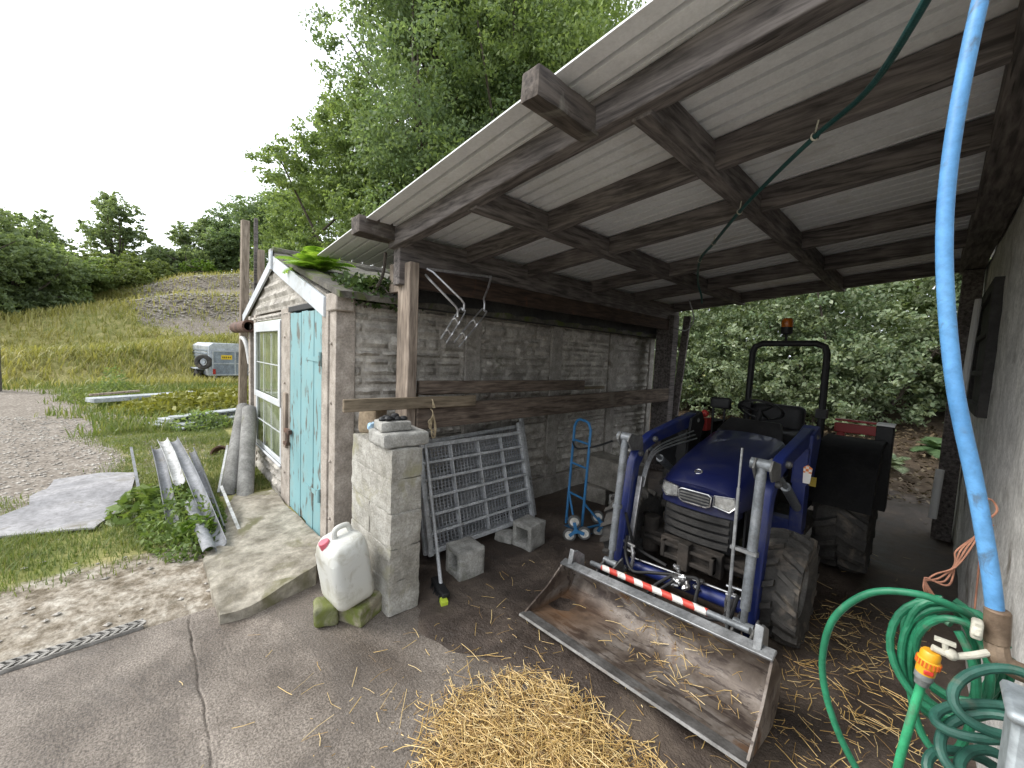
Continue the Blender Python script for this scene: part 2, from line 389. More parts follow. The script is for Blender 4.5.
def ground_cover(x, y):
    """r grass, g gravel, b bare soil"""
    r, az, d, s = polar(x, y); nz = noise.noise(V((x * .8, y * .8, 0))); n2 = noise.noise(V((x * .17, y * .17, 4)))
    line = -.15 + (x + 7) * .15
    gravel = sm(.25, -.55, (y - line) + .55 * nz) * sm(-4.6, -6.2, x) * sm(19.5, 16.5, r)
    gravel = max(gravel, .55 * sm(-.2, .1, nz) * sm(-4.6, -7, x) * sm(1.2, -.2, y - line - 0.7) * sm(19.5, 16.5, r))
    if r > 17:                                   # scree on the right shoulder of the hill
        dx, dy = az + 37.5, r - 30.5
        q = (dx / 7.8) ** 2 + (dy / 5.4) ** 2 + .7 * noise.noise(V((x * .3, y * .3, 8))) + .4 * noise.noise(V((x * .9, y * .9, 3)))
        gravel = max(gravel, .9 * sm(1.25, .45, q))
    stone = sm(-4.1, -3.6, x + .35 * nz) * sm(1.4, .9, y) if x < -2.5 else 0
    stone = max(stone, sm(.3, .5, nz + .2) * sm(-4.6, -3.9, x) * sm(-.2, -.8, y))
    soil = sm(5.2, 6.2, y) * sm(-7, -3.2, x)
    if r > 19 and az > -56 and az < -37: soil = max(soil, .8 * sm(.18, .34, noise.noise(V((x * .13, y * .13, 12))) + .2 * nz) * sm(1.2, .6, gravel))
    return (max(0, 1 - gravel - soil - stone), gravel, soil, stone)

mg, t, b, o = newmat('ground_cover'); vec = coords(t)
at = N(t, 'Attribute'); at.attribute_name = 'cover'; sp = N(t, 'SeparateColor'); t.links.new(at.outputs['Color'], sp.inputs[0])
nA = noise_n(t, vec, .35, 5); nB = noise_n(t, vec, 3.0, 6, .65); nC = noise_n(t, vec, 28, 5, .7); nD = noise_n(t, vec, 9, 6, .7)
grass = ramp(t, nB, [(.30, (.14, .17, .045)), (.5, (.24, .245, .085)), (.66, (.38, .34, .15))])
grass = mixc(t, mrange(t, nA, .4, .62), grass, ramp(t, nB, [(.36, (.20, .20, .065)), (.64, (.42, .37, .17))]))
grass = mixc(t, .55, grass, ramp(t, nC, [(.3, (.35, .35, .3)), (.65, (1, 1, 1))]), 'MULTIPLY')
vo = N(t, 'TexVoronoi'); vo.inputs['Scale'].default_value = 34; t.links.new(vec, vo.inputs['Vector'])
vo2 = N(t, 'TexVoronoi'); vo2.inputs['Scale'].default_value = 5; t.links.new(vec, vo2.inputs['Vector'])
sv = N(t, 'SeparateColor'); t.links.new(vo.outputs['Color'], sv.inputs[0])
grav = ramp(t, sv.outputs[0], [(.0, (.16, .138, .115)), (.6, (.275, .245, .21)), (1, (.45, .41, .365))])
grav = mixc(t, mrange(t, vo.outputs['Distance'], .3, .7, 0, .8), grav, (.20, .17, .14)); grav = mixc(t, .5, grav, ramp(t, nB, [(.3, (.5, .47, .43)), (.7, (1, 1, 1))]), 'MULTIPLY')
soil = ramp(t, nD, [(.3, (.045, .032, .024)), (.6, (.10, .075, .052)), (.8, (.17, .13, .085))])
rock = ramp(t, nD, [(.36, (.15, .122, .088)), (.5, (.30, .262, .212)), (.64, (.42, .385, .33))]); rock = mixc(t, .8, rock, ramp(t, nC, [(.38, (.45, .42, .38)), (.6, (1.2, 1.2, 1.2))]), 'MULTIPLY'); rock = mixc(t, mrange(t, noise_n(t, vec, 14, 5, .7), .58, .64, 0, .7), rock, (.10, .085, .06))
def edge(ch): return mrange(t, N_add(ch), .38, .62)
def N_add(ch):
    n = N(t, 'Math', operation='MULTIPLY_ADD'); t.links.new(nD, n.inputs[0]); n.inputs[1].default_value = .7; s2 = N(t, 'Math', operation='SUBTRACT'); t.links.new(ch, s2.inputs[0]); s2.inputs[1].default_value = .35; t.links.new(s2.outputs[0], n.inputs[2]); return n.outputs[0]
col = mixc(t, edge(sp.outputs[1]), grass, grav); col = mixc(t, edge(sp.outputs[2]), col, soil); col = mixc(t, edge(at.outputs['Alpha']), col, rock)
t.links.new(col, b.inputs['Base Color']); b.inputs['Roughness'].default_value = .95; b.inputs['Specular IOR Level'].default_value = .15
hb = mixc(t, .5, nC, nD); bump(t, b, hb, .4, .02)
xs = grid_axis(-130, 90, -8.0, 1.0, .14, 1.07); ys = grid_axis(-80, 130, -2.2, 2.4, .14, 1.07)
def gz_low(x, y):
    z = gz(x, y)
    return z - .06 * sm(-3.05, -2.8, x)
sheet('ground', xs, ys, gz_low, mg, ground_cover)

# concrete yard --------------------------------------------------------------------------------
mc, t, b, o = newmat('yard_concrete'); vec = coords(t)
n1 = noise_n(t, vec, 1.4, 6, .6, .5); n2 = noise_n(t, coords(t, (5, 60, 60)), 1.0, 5, .65); n3 = noise_n(t, vec, 105, 5, .75); n4 = noise_n(t, vec, 5, 6, .65, .5)
col = ramp(t, n1, [(.36, (.12, .096, .076)), (.5, (.195, .164, .136)), (.64, (.275, .238, .202))])
col = mixc(t, .45, col, ramp(t, n4, [(.36, (.45, .42, .39)), (.6, (1.15, 1.15, 1.15))]), 'MULTIPLY'); col = mixc(t, .85, col, ramp(t, n3, [(.40, (.34, .32, .30)), (.60, (1.35, 1.35, 1.35))]), 'MULTIPLY')
n6 = noise_n(t, vec, .75, 7, .68, 1.2); col = mixc(t, mrange(t, n6, .50, .56, 0, .42), col, (.075, .062, .052))
vg = N(t, 'TexVoronoi'); vg.inputs['Scale'].default_value = 210; t.links.new(vec, vg.inputs['Vector']); sg = N(t, 'SeparateColor'); t.links.new(vg.outputs['Color'], sg.inputs[0])
col = mixc(t, mrange(t, sg.outputs[1], .9, .97, 0, .18), col, (.42, .39, .35))
t.links.new(col, b.inputs['Base Color']); t.links.new(mrange(t, n1, .3, .7, .48, .85), b.inputs['Roughness']); b.inputs['Specular IOR Level'].default_value = .45
bump(t, b, mixc(t, .35, mixc(t, .7, n2, n3), n4), .9, .012)
def crack_d(x, y):
    cyy = .165 + .02 * noise.noise(V((x * 6, 0, 2)))
    return abs(y - cyy)
def yard_z(x, y):
    z = .006 * noise.noise(V((x * 1.5, y * 1.5, 0))) + .002 * noise.noise(V((x * 9, y * 9, 2)))
    z -= .022 * max(0, .55 + noise.noise(V((x * 4, 3, 1)))) * sm(.0045, .0, crack_d(x, y)) * sm(-1.5, -1.75, x) * sm(-2.95, -2.8, x)
    z -= .03 * sm(-2.903, -2.909, x)
    return z
xs = [-2.909, -2.902] + list(np.arange(-2.89, .2, .03)) + [.3, .6, 1, 2, 4, 8]; ys = [-30, -15, -8, -5, -3, -2, -1.4, -1.0] + list(np.arange(-.8, .08, .05)) + list(np.arange(.1, .24, .005)) + list(np.arange(.26, 2.4, .05)) + [3, 4, 5, 6, 6.6]
sheet('concrete_yard', xs, ys, yard_z, mc)

# earth floor under the roof -------------------------------------------------------------------
ms, t, b, o = newmat('damp_earth'); vec = coords(t)
n1 = noise_n(t, vec, 2.2, 6, .65, .6); n2 = noise_n(t, vec, 18, 6, .7); n3 = noise_n(t, vec, 70, 4, .7)
col = ramp(t, n1, [(.38, (.042, .030, .023)), (.5, (.075, .055, .043)), (.64, (.14, .108, .083))]); col = mixc(t, .6, col, ramp(t, n2, [(.3, (.45, .43, .42)), (.7, (1, 1, 1))]), 'MULTIPLY')
t.links.new(col, b.inputs['Base Color']); t.links.new(mrange(t, n1, .3, .65, .38, .9), b.inputs['Roughness']); bump(t, b, mixc(t, .4, n2, n3), .9, .022)
def earth_z(x, y):
    edge_y = 1.12 + .10 * noise.noise(V((x * 2.2, 0, 7))) + .25 * sm(-1.7, -1.2, x) * sm(.1, -.6, x) - .05
    d = y - edge_y + .10 * noise.noise(V((x * 5, y * 5, 1)))
    z = -.02 + .036 * sm(-.15, .35, d) + .012 * noise.noise(V((x * 3, y * 3, 4))) * sm(0, .5, d) + .006 * noise.noise(V((x * 11, y * 11, 4))) * sm(0, .3, d)
    return z + .12 * sm(5.6, 6.7, y) * .4
sheet('earth_floor', list(np.arange(-3.02, .6, .045)), list(np.arange(.75, 7.2, .045)), earth_z, ms)
# ================================================================== the shed
def relief(mb, org, u, v, n, w, h, seed, depth=.022, hmin=.07, hmax=.15, lmin=.14, lmax=.42, gap=.012):
    """cast wall panel with raised rough-faced blocks"""
    r = random.Random(seed); org, u, v, n = V(org), V(u), V(v), V(n); z = 0
    P = lambda a, c, k: org + u * a + v * c + n * k
    mb.add([P(0, 0, 0), P(w, 0, 0), P(w, h, 0), P(0, h, 0), P(0, 0, -.05), P(w, 0, -.05), P(w, h, -.05), P(0, h, -.05)], [(0, 1, 2, 3), (4, 7, 6, 5), (0, 4, 5, 1), (1, 5, 6, 2), (2, 6, 7, 3), (3, 7, 4, 0)])
    while z < h - .02:
        ch = r.uniform(hmin, hmax)
        if h - z - ch < hmin * .8: ch = h - z
        a = -r.uniform(0, .2)
        while a < w:
            bl = r.uniform(lmin, lmax); a0 = max(a + gap, .004); a1 = min(a + bl - gap, w - .004)
            if a1 - a0 > .02:
                c0, c1 = z + gap, min(z + ch - gap, h - .003); k = 6; m = max(2, int((a1 - a0) / .035)); q = max(2, int((c1 - c0) / .03)); vs = []; fs = []
                for j in range(q + 1):
                    for i in range(m + 1):
                        e = i in (0, m) or j in (0, q); aa = a0 + (a1 - a0) * i / m; cc = c0 + (c1 - c0) * j / q
                        dd = .0006 if e else depth * r.uniform(.55, 1.25)
                        if not e: aa += r.uniform(-.005, .005); cc += r.uniform(-.005, .005)
                        vs.append(P(aa, cc, dd))
                for j in range(q):
                    for i in range(m): fs.append((j * (m + 1) + i, j * (m + 1) + i + 1, (j + 1) * (m + 1) + i + 1, (j + 1) * (m + 1) + i))
                mb.add(vs, fs)
            a += bl
        z += ch

FY, SX, LX = 1.03, -3.03, -6.25
shed = thing('shed', 'concrete panel shed with pale blue plank door and mossy ridged roof', 'shed', (-3.03, 1.03, 0))
mb = MB()
relief(mb, (LX + .12, FY, -.05), (1, 0, 0), (0, 0, 1), (0, -1, 0), 1.58, .40, 3)
mb.build('plinth_panel', M_panel, shed, smooth=25); mb = MB()
relief(mb, (LX + .12, FY, 1.90), (1, 0, 0), (0, 0, 1), (0, -1, 0), 1.95, .06, 5, hmin=.05, hmax=.06)
mb.build('head_panel', M_panel, shed, smooth=25)
mb = MB()
PIL = [(1.03, 1.178), (2.21, 2.40), (3.43, 3.62), (4.62, 4.82), (5.72, 5.86)]
for i in range(4):
    y0, y1 = PIL[i][1], PIL[i + 1][0]
    for k, (z0, z1) in enumerate(((.22, .86), (.868, 1.98))): relief(mb, (SX - .015, y0, z0), (0, 1, 0), (0, 0, 1), (1, 0, 0), y1 - y0, z1 - z0, 20 + i * 3 + k, depth=.030, lmin=.10, lmax=.34, hmin=.06, hmax=.13)
mb.build('side_wall', M_panel, shed, smooth=25)
mb = MB(); mb.box((SX - .02, 1.2, -.1), (SX + .05, 5.86, .215)); mb.build('footing', M_conc, shed, bevel=.01)
for i, (y0, y1) in enumerate(PIL):
    mb = MB(); mb.box((SX - .12, y0 + .002, -.1), (SX + .012, y1 - .002, 1.985))
    if i == 0:
        for z in (.3, .75, 1.2, 1.65, 1.9): mb.cyl((SX - .07, FY + .004, z), (SX - .07, FY - .012, z), .013, 8)
        mb.box((SX - .26, FY - .012, -.1), (SX - .122, FY + .09, 1.985))
    mb.build('wall_post', M_conc_pink if i == 0 else M_conc, shed, bevel=.008)
for x0, x1 in ((LX, LX + .118), (-5.90, -5.785), (-4.535, -4.21)):
    mb = MB(); mb.box((x0, FY - .014, -.1), (x1, FY + .09, 1.98))
    for z in (.35, .8, 1.25, 1.7): mb.cyl(((x0 + x1) / 2, FY - .01, z), ((x0 + x1) / 2, FY - .028, z), .012, 8)
    mb.build('wall_post', M_conc_pink, shed, bevel=.008)
# other walls (back and left), plain
mb = MB(); mb.box((LX, 5.80, -.1), (SX - .13, 5.86, 2.0)); mb.box((LX, FY + .1, -.1), (LX + .06, 5.80, 2.0)); mb.build('rear_wall', M_panel, shed)
# gable and roof
M_eaves = surf('blackened_eaves', (.022, .021, .022), (.05, .048, .046), 4, .9)
AX, AZ = -4.86, 2.56; EZ = 1.99
mb = MB()
mb.prism([(LX - .05, FY + .02, EZ), (SX - .12, FY + .02, EZ), (AX, FY + .02, AZ - .03)], (0, .06, 0))
for k in range(5):
    z0 = EZ + .015 + k * .105; f0 = (z0 + .105 - EZ) / (AZ - EZ); xl = LX + (AX - LX) * f0 + .03; xr = SX - .12 + (AX - SX + .12) * f0 - .03
    if xr - xl > .15: relief(mb, (xl, FY + .019, z0), (1, 0, 0), (0, 0, 1), (0, -1, 0), xr - xl, .10, 50 + k, hmin=.09, hmax=.10, lmin=.18, lmax=.45)
mb.build('gable', M_panel, shed, smooth=25)
M_roof = surf('mossy_roof', (.055, .05, .042), (.13, .12, .10), 5, .95, 0, .8, 40, (.07, .085, .022), .5, 4)
mb = MB()
for sx, ex in ((1, SX + .14), (-1, LX - .22)):
    n = 24; ez = EZ - .02 if sx > 0 else EZ
    for k in range(1):
        th = .045; y0, y1 = FY - .02, 5.95; nr = 40; rings = []
        for j in range(nr + 1):
            y = y0 + (y1 - y0) * j / nr; wv = .012 * math.sin(j * 2.1)
            rings.append([(AX - .0 * sx, y, AZ + .03 + wv), (ex, y, ez + .05 + wv), (ex, y, ez + .05 - th), (AX, y, AZ + .03 - th)])
        mb.loft(rings)
mb.build('roof', M_roof, shed, smooth=0)
mb = MB(); mb.tube([(AX, FY - .02, AZ + .045), (AX, 5.97, AZ + .045)], .045, 8); mb.build('ridge_capping', M_roof, shed)
M_barge = paint('barge_board_paint', (.54, .57, .60), (.27, .25, .22), .62, .6, 9, dirt=(.28, .27, .24))
for ex, ez, wd in ((SX - .17, EZ - .005, .15), (LX - .32, EZ + .01, .11)):
    mb = MB(); a = V((AX, FY - .03, AZ + .0)); e = V((ex, FY - .03, ez + .015)); mb.prism([a, e, e - V((0, 0, wd)), a - V((0, 0, wd))], (0, .022, 0)); mb.build('barge_board', M_barge, shed, bevel=.002)
mb = MB(); mb.bar((AX, FY - .04, AZ + .06), (AX, FY - .04, AZ - .15), .09, .02, (0, 1, 0)); mb.build('finial_board', M_barge, shed, bevel=.003)
mb = MB(); mb.box((SX - .165, FY - .015, EZ - .10), (SX + .06, FY + .12, EZ + .035)); mb.build('eaves_block', M_conc_pink, shed, bevel=.012)
mb = MB(); mb.box((SX + .05, FY + .41, EZ - .02), (SX + .13, 5.85, EZ + .145)); mb.build('eaves_board', M_eaves, shed, bevel=.004)
mb = MB(); mb.box((-4.24, FY - .02, 1.935), (-3.27, FY + .06, 1.985)); mb.build('lintel', M_black, shed, bevel=.004)
# door
M_door = paint('faded_blue_door_paint', (.20, .37, .39), (.11, .115, .10), .565, .6, 12, dirt=(.22, .29, .27), sc=(1, 1, .35))
mb = MB(); px = -4.195
ws = (.17, .19, .17, .19, .185)
for i, wdt in enumerate(ws):
    mb.box((px + .003, FY - .012 - .004 * (i % 2), .055 + .012 * (i % 3)), (px + wdt - .003, FY + .018, 1.925 - .01 * (i % 2))); px += wdt
door = mb.build('door', M_door, shed, bevel=.004)
mb = MB(); mb.box((-4.19, FY + .02, .06), (-3.30, FY + .03, 1.92)); mb.build('backing_board', M_black, door)
M_rust = surf('rusty_iron', (.07, .045, .035), (.17, .10, .07), 12, .85, .3, .5, 60)
for z in (1.52, .42):
    mb = MB(); mb.prism([(-3.30, FY - .022, z - .022), (-3.30, FY - .022, z + .03), (-3.70, FY - .022, z + .004), (-3.70, FY - .022, z - .01)], (0, .004, 0)); mb.cyl((-3.292, FY - .024, z - .05), (-3.292, FY - .024, z + .06), .012, 8)
    mb.build('strap_hinge', M_door, door)
mb = MB(); mb.box((-4.27, FY - .05, .78), (-4.10, FY - .018, .82)); mb.box((-4.28, FY - .055, .66), (-4.17, FY - .016, .69)); mb.cyl((-4.13, FY - .045, .80), (-4.13, FY - .045, .70), .011, 8)
mb.build('bolt_latch', M_rust, door, bevel=.003)
mb = MB(); mb.box((-4.345, FY - .04, .62), (-4.255, FY - .016, 1.16)); mb.build('latch_board', M_post, shed, bevel=.004)
# window
M_upvc = paint('white_window_plastic', (.60, .62, .64), None, .9, .4, 8, dirt=(.42, .42, .40))
win = None; X0, X1 = -5.78, -4.54
def frame(mb, x0, x1, z0, z1, wd, y0, y1, top=None):
    tp = top or wd
    mb.box((x0, y0, z0), (x0 + wd, y1, z1)); mb.box((x1 - wd, y0, z0), (x1, y1, z1)); mb.box((x0 + wd, y0 + .001, z0), (x1 - wd, y1, z0 + wd)); mb.box((x0 + wd, y0 + .001, z1 - tp), (x1 - wd, y1, z1))
mb = MB(); frame(mb, X0, X1, .385, 1.885, .05, FY - .015, FY + .05)
win = mb.build('window', M_upvc, shed, bevel=.005)
mb = MB(); frame(mb, X0 - .01, X1 + .01, .985, 1.875, .075, FY - .030, FY - .0155, .11); mb.build('casement', M_upvc, win, bevel=.008)
mb = MB(); mb.box((X0 - .03, FY - .035, .365), (X1 + .03, FY - .016, .385)); mb.build('sill', M_upvc, win, bevel=.005)
mb = MB()
for z0, z1 in ((.44, .99), (1.07, 1.745)):
    for k in (1, 2): mb.box((X0 + .06 + k * 1.12 / 3 - .005, FY - .014, z0), (X0 + .06 + k * 1.12 / 3 + .005, FY - .009, z1))
    zz = (z0 + z1) / 2; mb.box((X0 + .055, FY - .0145, zz - .005), (X1 - .055, FY - .0095, zz + .005))
mb.build('glazing_bars', M_upvc, win)
mgl, t, b, o = newmat('window_glass'); tr = N(t, 'BsdfTransparent'); gl = N(t, 'BsdfGlossy'); gl.inputs['Roughness'].default_value = .03; fr = N(t, 'Fresnel'); fr.inputs[0].default_value = 1.5
tr.inputs[0].default_value = (.97, .985, .97, 1); ms_ = N(t, 'MixShader'); t.links.new(mrange(t, fr.outputs[0], 0, 1, .04, 1), ms_.inputs[0]); t.links.new(tr.outputs[0], ms_.inputs[1]); t.links.new(gl.outputs[0], ms_.inputs[2]); t.links.new(ms_.outputs[0], o.inputs[0])
mb = MB(); mb.add([(X0 + .045, FY - .004, .43), (X1 - .045, FY - .004, .43), (X1 - .045, FY - .004, 1.84), (X0 + .045, FY - .004, 1.84)], [(0, 1, 2, 3)]); mb.build('pane', mgl, win)
M_curtain = surf('pale_curtain', (.50, .54, .34), (.70, .74, .50), 4, .95, 0, .2, 60, fine=.2)
mb = MB(); n = 90; vs = []
for i in range(n + 1):
    x = X0 + .02 + (X1 - X0 - .04) * i / n; y = FY + .018 + .007 * math.sin(i * .62) + .004 * math.sin(i * 1.7); vs += [(x, y, .36), (x, y + .004, 1.92)]
mb.add(vs, [(2 * i, 2 * i + 2, 2 * i + 3, 2 * i + 1) for i in range(n)]); mb.build('curtain', M_curtain, shed)

# ================================================================== the open-fronted lean-to
ZB = lambda x: 2.36 + .088 * (x + 2.7)            # underside of rafters
ZS = lambda x: ZB(x) + .136                        # underside of sheeting
lean = thing('lean_to', 'open timber lean-to roofed with grey corrugated sheets over the tractor', 'shelter', (-2.7, 1.35, 0))
WX = .25                                           # face of the right-hand wall
def sag_bar(mb, a, b, w, h, n=10, amp=.006, seed=0):
    """a sawn timber that is not quite straight, section w x h"""
    a, b = V(a), V(b); t = (b - a); sd_ = t.cross(V((0, 0, 1))).normalized(); rings = []
    for i in range(n + 1):
        f = i / n; p = a + t * f + V((amp * noise.noise(V((f * 3, seed, 1))), amp * noise.noise(V((f * 3, seed, 5))), amp * noise.noise(V((f * 3, seed, 9)))))
        kw = w / 2 * (1 + .08 * noise.noise(V((f * 7, seed, 3))))
        rings.append([p - sd_ * kw, p + sd_ * kw, p + sd_ * kw + V((0, 0, h)), p - sd_ * kw + V((0, 0, h))])
    mb.loft(rings)
for i, yb in enumerate((1.40, 2.02, 2.73, 3.76, 4.68, 5.80)):        # rafters run up the slope from the shed side
    mb = MB(); w_ = .085 if i == 0 else .07
    x0 = -2.79; x1 = WX - .02
    sag_bar(mb, (x0, yb - w_ / 2, ZB(x0) + .004), (x1, yb - w_ / 2, ZB(x1) + .004), w_, .128, 14, .011, i)
    mb.build('rafter', M_timber_x, lean, bevel=.006)
for i, (xc, w_) in enumerate(((-1.85, .085), (-.82, .085), (.16, .16))):
    mb = MB(); z = ZB(xc) - .008; sag_bar(mb, (xc, 1.36, z), (xc, 5.9, z), w_, .132, 12, .010, 20 + i); mb.build('purlin', M_timber, lean, bevel=.006)
mb = MB(); sag_bar(mb, (-2.745, 1.36, 2.10), (-2.745, 5.9, 2.10), .10, .36, 12, .006, 30); mb.build('wall_plate', M_timber, lean, bevel=.006)
M_fascia = wood('rust_streaked_board', (.03, .022, .018), (.085, .055, .04), 'Y', cc=(.16, .06, .03), ccamt=.6)
mb = MB(); mb.box((-2.69, 1.43, 2.085), (-2.675, 5.8, 2.24)); mb.build('fascia_board', M_fascia, lean, bevel=.003)
for xc, z0, y0, w_, h_ in ((-2.76, 2.40, 1.06, .14, .115), (-1.035, 2.505, .99, .085, .105)):       # stub ends sticking out in front
    mb = MB(); rough_block(mb, (xc, (y0 + 1.348) / 2, z0 + h_ / 2), (w_, 1.348 - y0, h_), 7, .005, 8, xc, rnd_=.008); mb.build('rafter_stub', wood('stub_timber', (.045, .038, .034), (.13, .11, .095), 'Y', cc=(.22, .21, .18), ccamt=.56), lean, smooth=25)
# corrugated sheeting: narrow upstanding ribs between flat pans, ribs run up the slope
M_sheet = surf('fibre_cement_sheet', (.71, .72, .725), (.78, .79, .795), 3, .8, 0, .1, 70, (.58, .565, .53), .6, 2.0, fine=.15)
def corr(mb, x0, x1, y0, y1, pitch=.098):
    y = y0; prof = []
    while y < y1:
        for dy, dz in ((0, 0), (.072, 0), (.075, .038), (.092, .038), (.095, 0)): prof.append((y + dy, dz))
        y += pitch
    prof = [p for p in prof if p[0] <= y1]; nx = 6; vs = []; m = len(prof)
    for i in range(nx + 1):
        x = x0 + (x1 - x0) * i / nx
        for yy, dz in prof: vs.append((x, yy, ZS(x) + dz))
    for i in range(nx + 1):
        x = x0 + (x1 - x0) * i / nx
        for yy, dz in prof: vs.append((x, yy, ZS(x) + dz + .007))
    o2 = (nx + 1) * m; fs = []
    for i in range(nx):
        for j in range(m - 1):
            a = i * m + j; fs.append((a, a + m, a + m + 1, a + 1)); fs.append((o2 + a, o2 + a + 1, o2 + a + m + 1, o2 + a + m))
    for i in range(nx):
        for j in (0, m - 1):
            a = i * m + j; fs.append((a, a + m, o2 + a + m, o2 + a))
    for j in range(m - 1):
        for i in (0, nx): a = i * m + j; fs.append((a, a + 1, o2 + a + 1, o2 + a))
    mb.add(vs, fs)
yy = 1.11; k = 0
while yy < 5.9:
    mb = MB(); y1 = min(yy + .97, 6.0); corr(mb, -3.72, .6, yy, y1 + .02)
    mb.v = [(x, y, z + .004 * (k % 2)) for x, y, z in mb.v]
    mb.build('roof_sheet', M_sheet, lean, smooth=20); yy = y1; k += 1
# posts
mb = MB(); sag_bar(mb, (-2.70, 1.435, 0), (-2.70, 1.437, 0), .1, .1) if False else None
rings = []
for i in range(13):
    z = 2.26 * i / 12; wv = .006 * noise.noise(V((z * 2, 1, 1))); rings.append([(-2.795 + wv, 1.40, z), (-2.612 + wv, 1.40 + .004 * noise.noise(V((z * 3, 5, 1))), z), (-2.612 + wv, 1.475, z), (-2.795 + wv, 1.475, z)])
mb.loft(rings); mb.build('post', M_post, lean, bevel=.006)
mb = MB(); mb.box((-2.95, 1.405, 2.06), (-2.797, 1.47, 2.28)); mb.build('post_cleat', M_post, lean, bevel=.006)
mb = MB(); mb.box((-2.86, 5.55, 0), (-2.60, 5.72, 2.3)); mb.build('post', M_timber, lean, bevel=.01)
mb = MB(); mb.bar((-2.62, 5.80, .62), (-2.52, 5.80, 2.3), .10, .04, (0, 1, 0)); mb.build('post_batten', M_timber, lean, bevel=.004)
mb = MB(); mb.box((.10, 5.62, 0), (.235, 5.78, 2.6)); mb.build('post', M_timber, lean, bevel=.01)
# rails along the wall side
mb = MB(); sag_bar(mb, (-2.625, 1.48, 1.03), (-2.625, 5.54, 1.06), .06, .185, 10, .006, 50); mb.build('rail', M_plank_d, lean, bevel=.008)
mb = MB(); sag_bar(mb, (-2.575, .93, 1.205), (-2.575, 2.0, 1.195), .03, .085, 8, .004, 51); mb.build('rail', M_plank, lean, bevel=.005)
# lashed board lying on the rail
mb = MB(); sag_bar(mb, (-2.69, 1.53, 1.29), (-2.69, 3.62, 1.27), .045, .105, 9, .008, 61)
mb.top('timber_board', M_plank_d, 'thick brown board lying along the wall above the lashing rail', 'board', bevel=.006)
mb = MB(); sag_bar(mb, (-2.76, 1.6, 1.275), (-2.76, 4.1, 1.265), .07, .03, 9, .006, 62); mb.bar((-2.79, 1.57, 1.28), (-2.76, 1.57, 1.27), .02, .02)
mb.top('plank', M_plank, 'thin grey plank tucked behind the brown board on the wall', 'plank', bevel=.004)

# ================================================================== right-hand wall
M_render = surf('rough_render', (.52, .51, .49), (.70, .685, .655), 3, .95, 0, .9, 55, (.17, .15, .12), .58, 2.0, bd=.012)
wall = thing('block_wall', 'rough rendered grey wall closing the right side of the lean-to', 'wall', (WX, 3, 0))
mb = MB(); nz_, ny_ = 34, 70; vs = []; fs = []
for j in range(ny_ + 1):
    for i in range(nz_ + 1):
        y = .72 + (5.9 - .72) * j / ny_; z = -.05 + 2.72 * i / nz_; vs.append((WX + .012 * noise.noise(V((1, y * 1.6, z * 1.6))) + .006 * noise.noise(V((2, y * 6, z * 6))), y, z))
for j in range(ny_):
    for i in range(nz_): a = j * (nz_ + 1) + i; fs.append((a, a + 1, a + nz_ + 2, a + nz_ + 1))
mb.add(vs, fs); mb.box((WX + .02, .73, -.05), (WX + .25, 5.9, 2.6)); mb.build('wall_face', M_render, wall, smooth=60)
mb = MB(); frame_y = (3.94, 5.2)
mb.box((WX - .045, 3.94, 1.35), (WX + .02, 4.02, 2.25)); mb.box((WX - .045, 5.12, 1.35), (WX + .02, 5.2, 2.25)); mb.box((WX - .045, 4.02, 2.17), (WX + .02, 5.12, 2.25)); mb.box((WX - .05, 4.02, 1.35), (WX + .02, 5.12, 1.42))
for z in (1.62, 1.9): mb.box((WX - .04, 4.02, z), (WX + .02, 5.12, z + .04))
mb.box((WX - .02, 4.01, 1.4), (WX + .02, 5.13, 2.2)); mb.build('dark_opening_panel', M_eaves, wall, bevel=.005)  # near-black panel and frame stand in for a shaded opening in the wall
mb = MB(); mb.cyl((.19, 4.9, 2.23), (.165, 4.75, 1.45), .022, 8); o_ = mb.top('plastic_strip', M_white, 'narrow white strip upright beside the dark panel standing for an opening in the right wall', 'strip')
# ================================================================== block pier, coping, can, stones
pier = thing('block_pier', 'waist-high pier of pale concrete blocks at the front of the lean-to', 'pier', (-2.4, 1.15, 0))
mb = MB(); z = 0
for i, h in enumerate((.215, .21, .215, .21, .18)):
    dx = .003 * ((i * 37) % 3 - 1)
    if i % 2: rough_block(mb, (-2.425 + dx, 1.152, z + h / 2), (.605, .204, h), 18, .007, 11, i + 2, rnd_=.006)
    else: rough_block(mb, (-2.575 + dx, 1.152, z + h / 2), (.30, .204, h), 14, .007, 11, i + 2, rnd_=.006); rough_block(mb, (-2.272 + dx, 1.153, z + h / 2), (.303, .206, h), 14, .007, 11, i + 22, rnd_=.006)
    z += h
M_pier = surf('pier_block', (.27, .255, .22), (.43, .415, .375), 5, .95, 0, .9, 80, (.27, .255, .17), .55, 3.2, bd=.010)
mb.build('blockwork', M_pier, pier, smooth=60)
mb = MB(); mb.box((-2.70, 1.055, -.01), (-2.15, 1.25, z - .01)); mb.build('core', M_pier, pier)
mb = MB(); rough_block(mb, (-2.265, 1.165, z + .05), (.25, .30, .095), 10, .006, 9, 4, rotz(-4), rnd_=.022); mb.top('coping_stone', M_block, 'pale rounded coping slab overhanging the top of the block pier', 'block')
mb = MB(); rough_block(mb, (-2.275, 1.125, z + .128), (.16, .19, .06), 8, .004, 9, 8, rotz(-6), rnd_=.012); mb.top('concrete_block', M_block, 'small pale concrete block sitting on the coping slab of the pier', 'block')
mb = MB()
for k in range(7): mb.ball((-2.27 + .045 * math.sin(k * 2.2), 1.10 + .02 * k - .04, z + .168 + .008 * (k % 2)), .024, 8, 6, (1, 1.2, .7))
mb.top('black_glove', M_black, 'crumpled black glove on the small block above the pier', 'glove')
M_bluerag = surf('blue_rag', (.10, .25, .42), (.45, .58, .68), 14, .8)
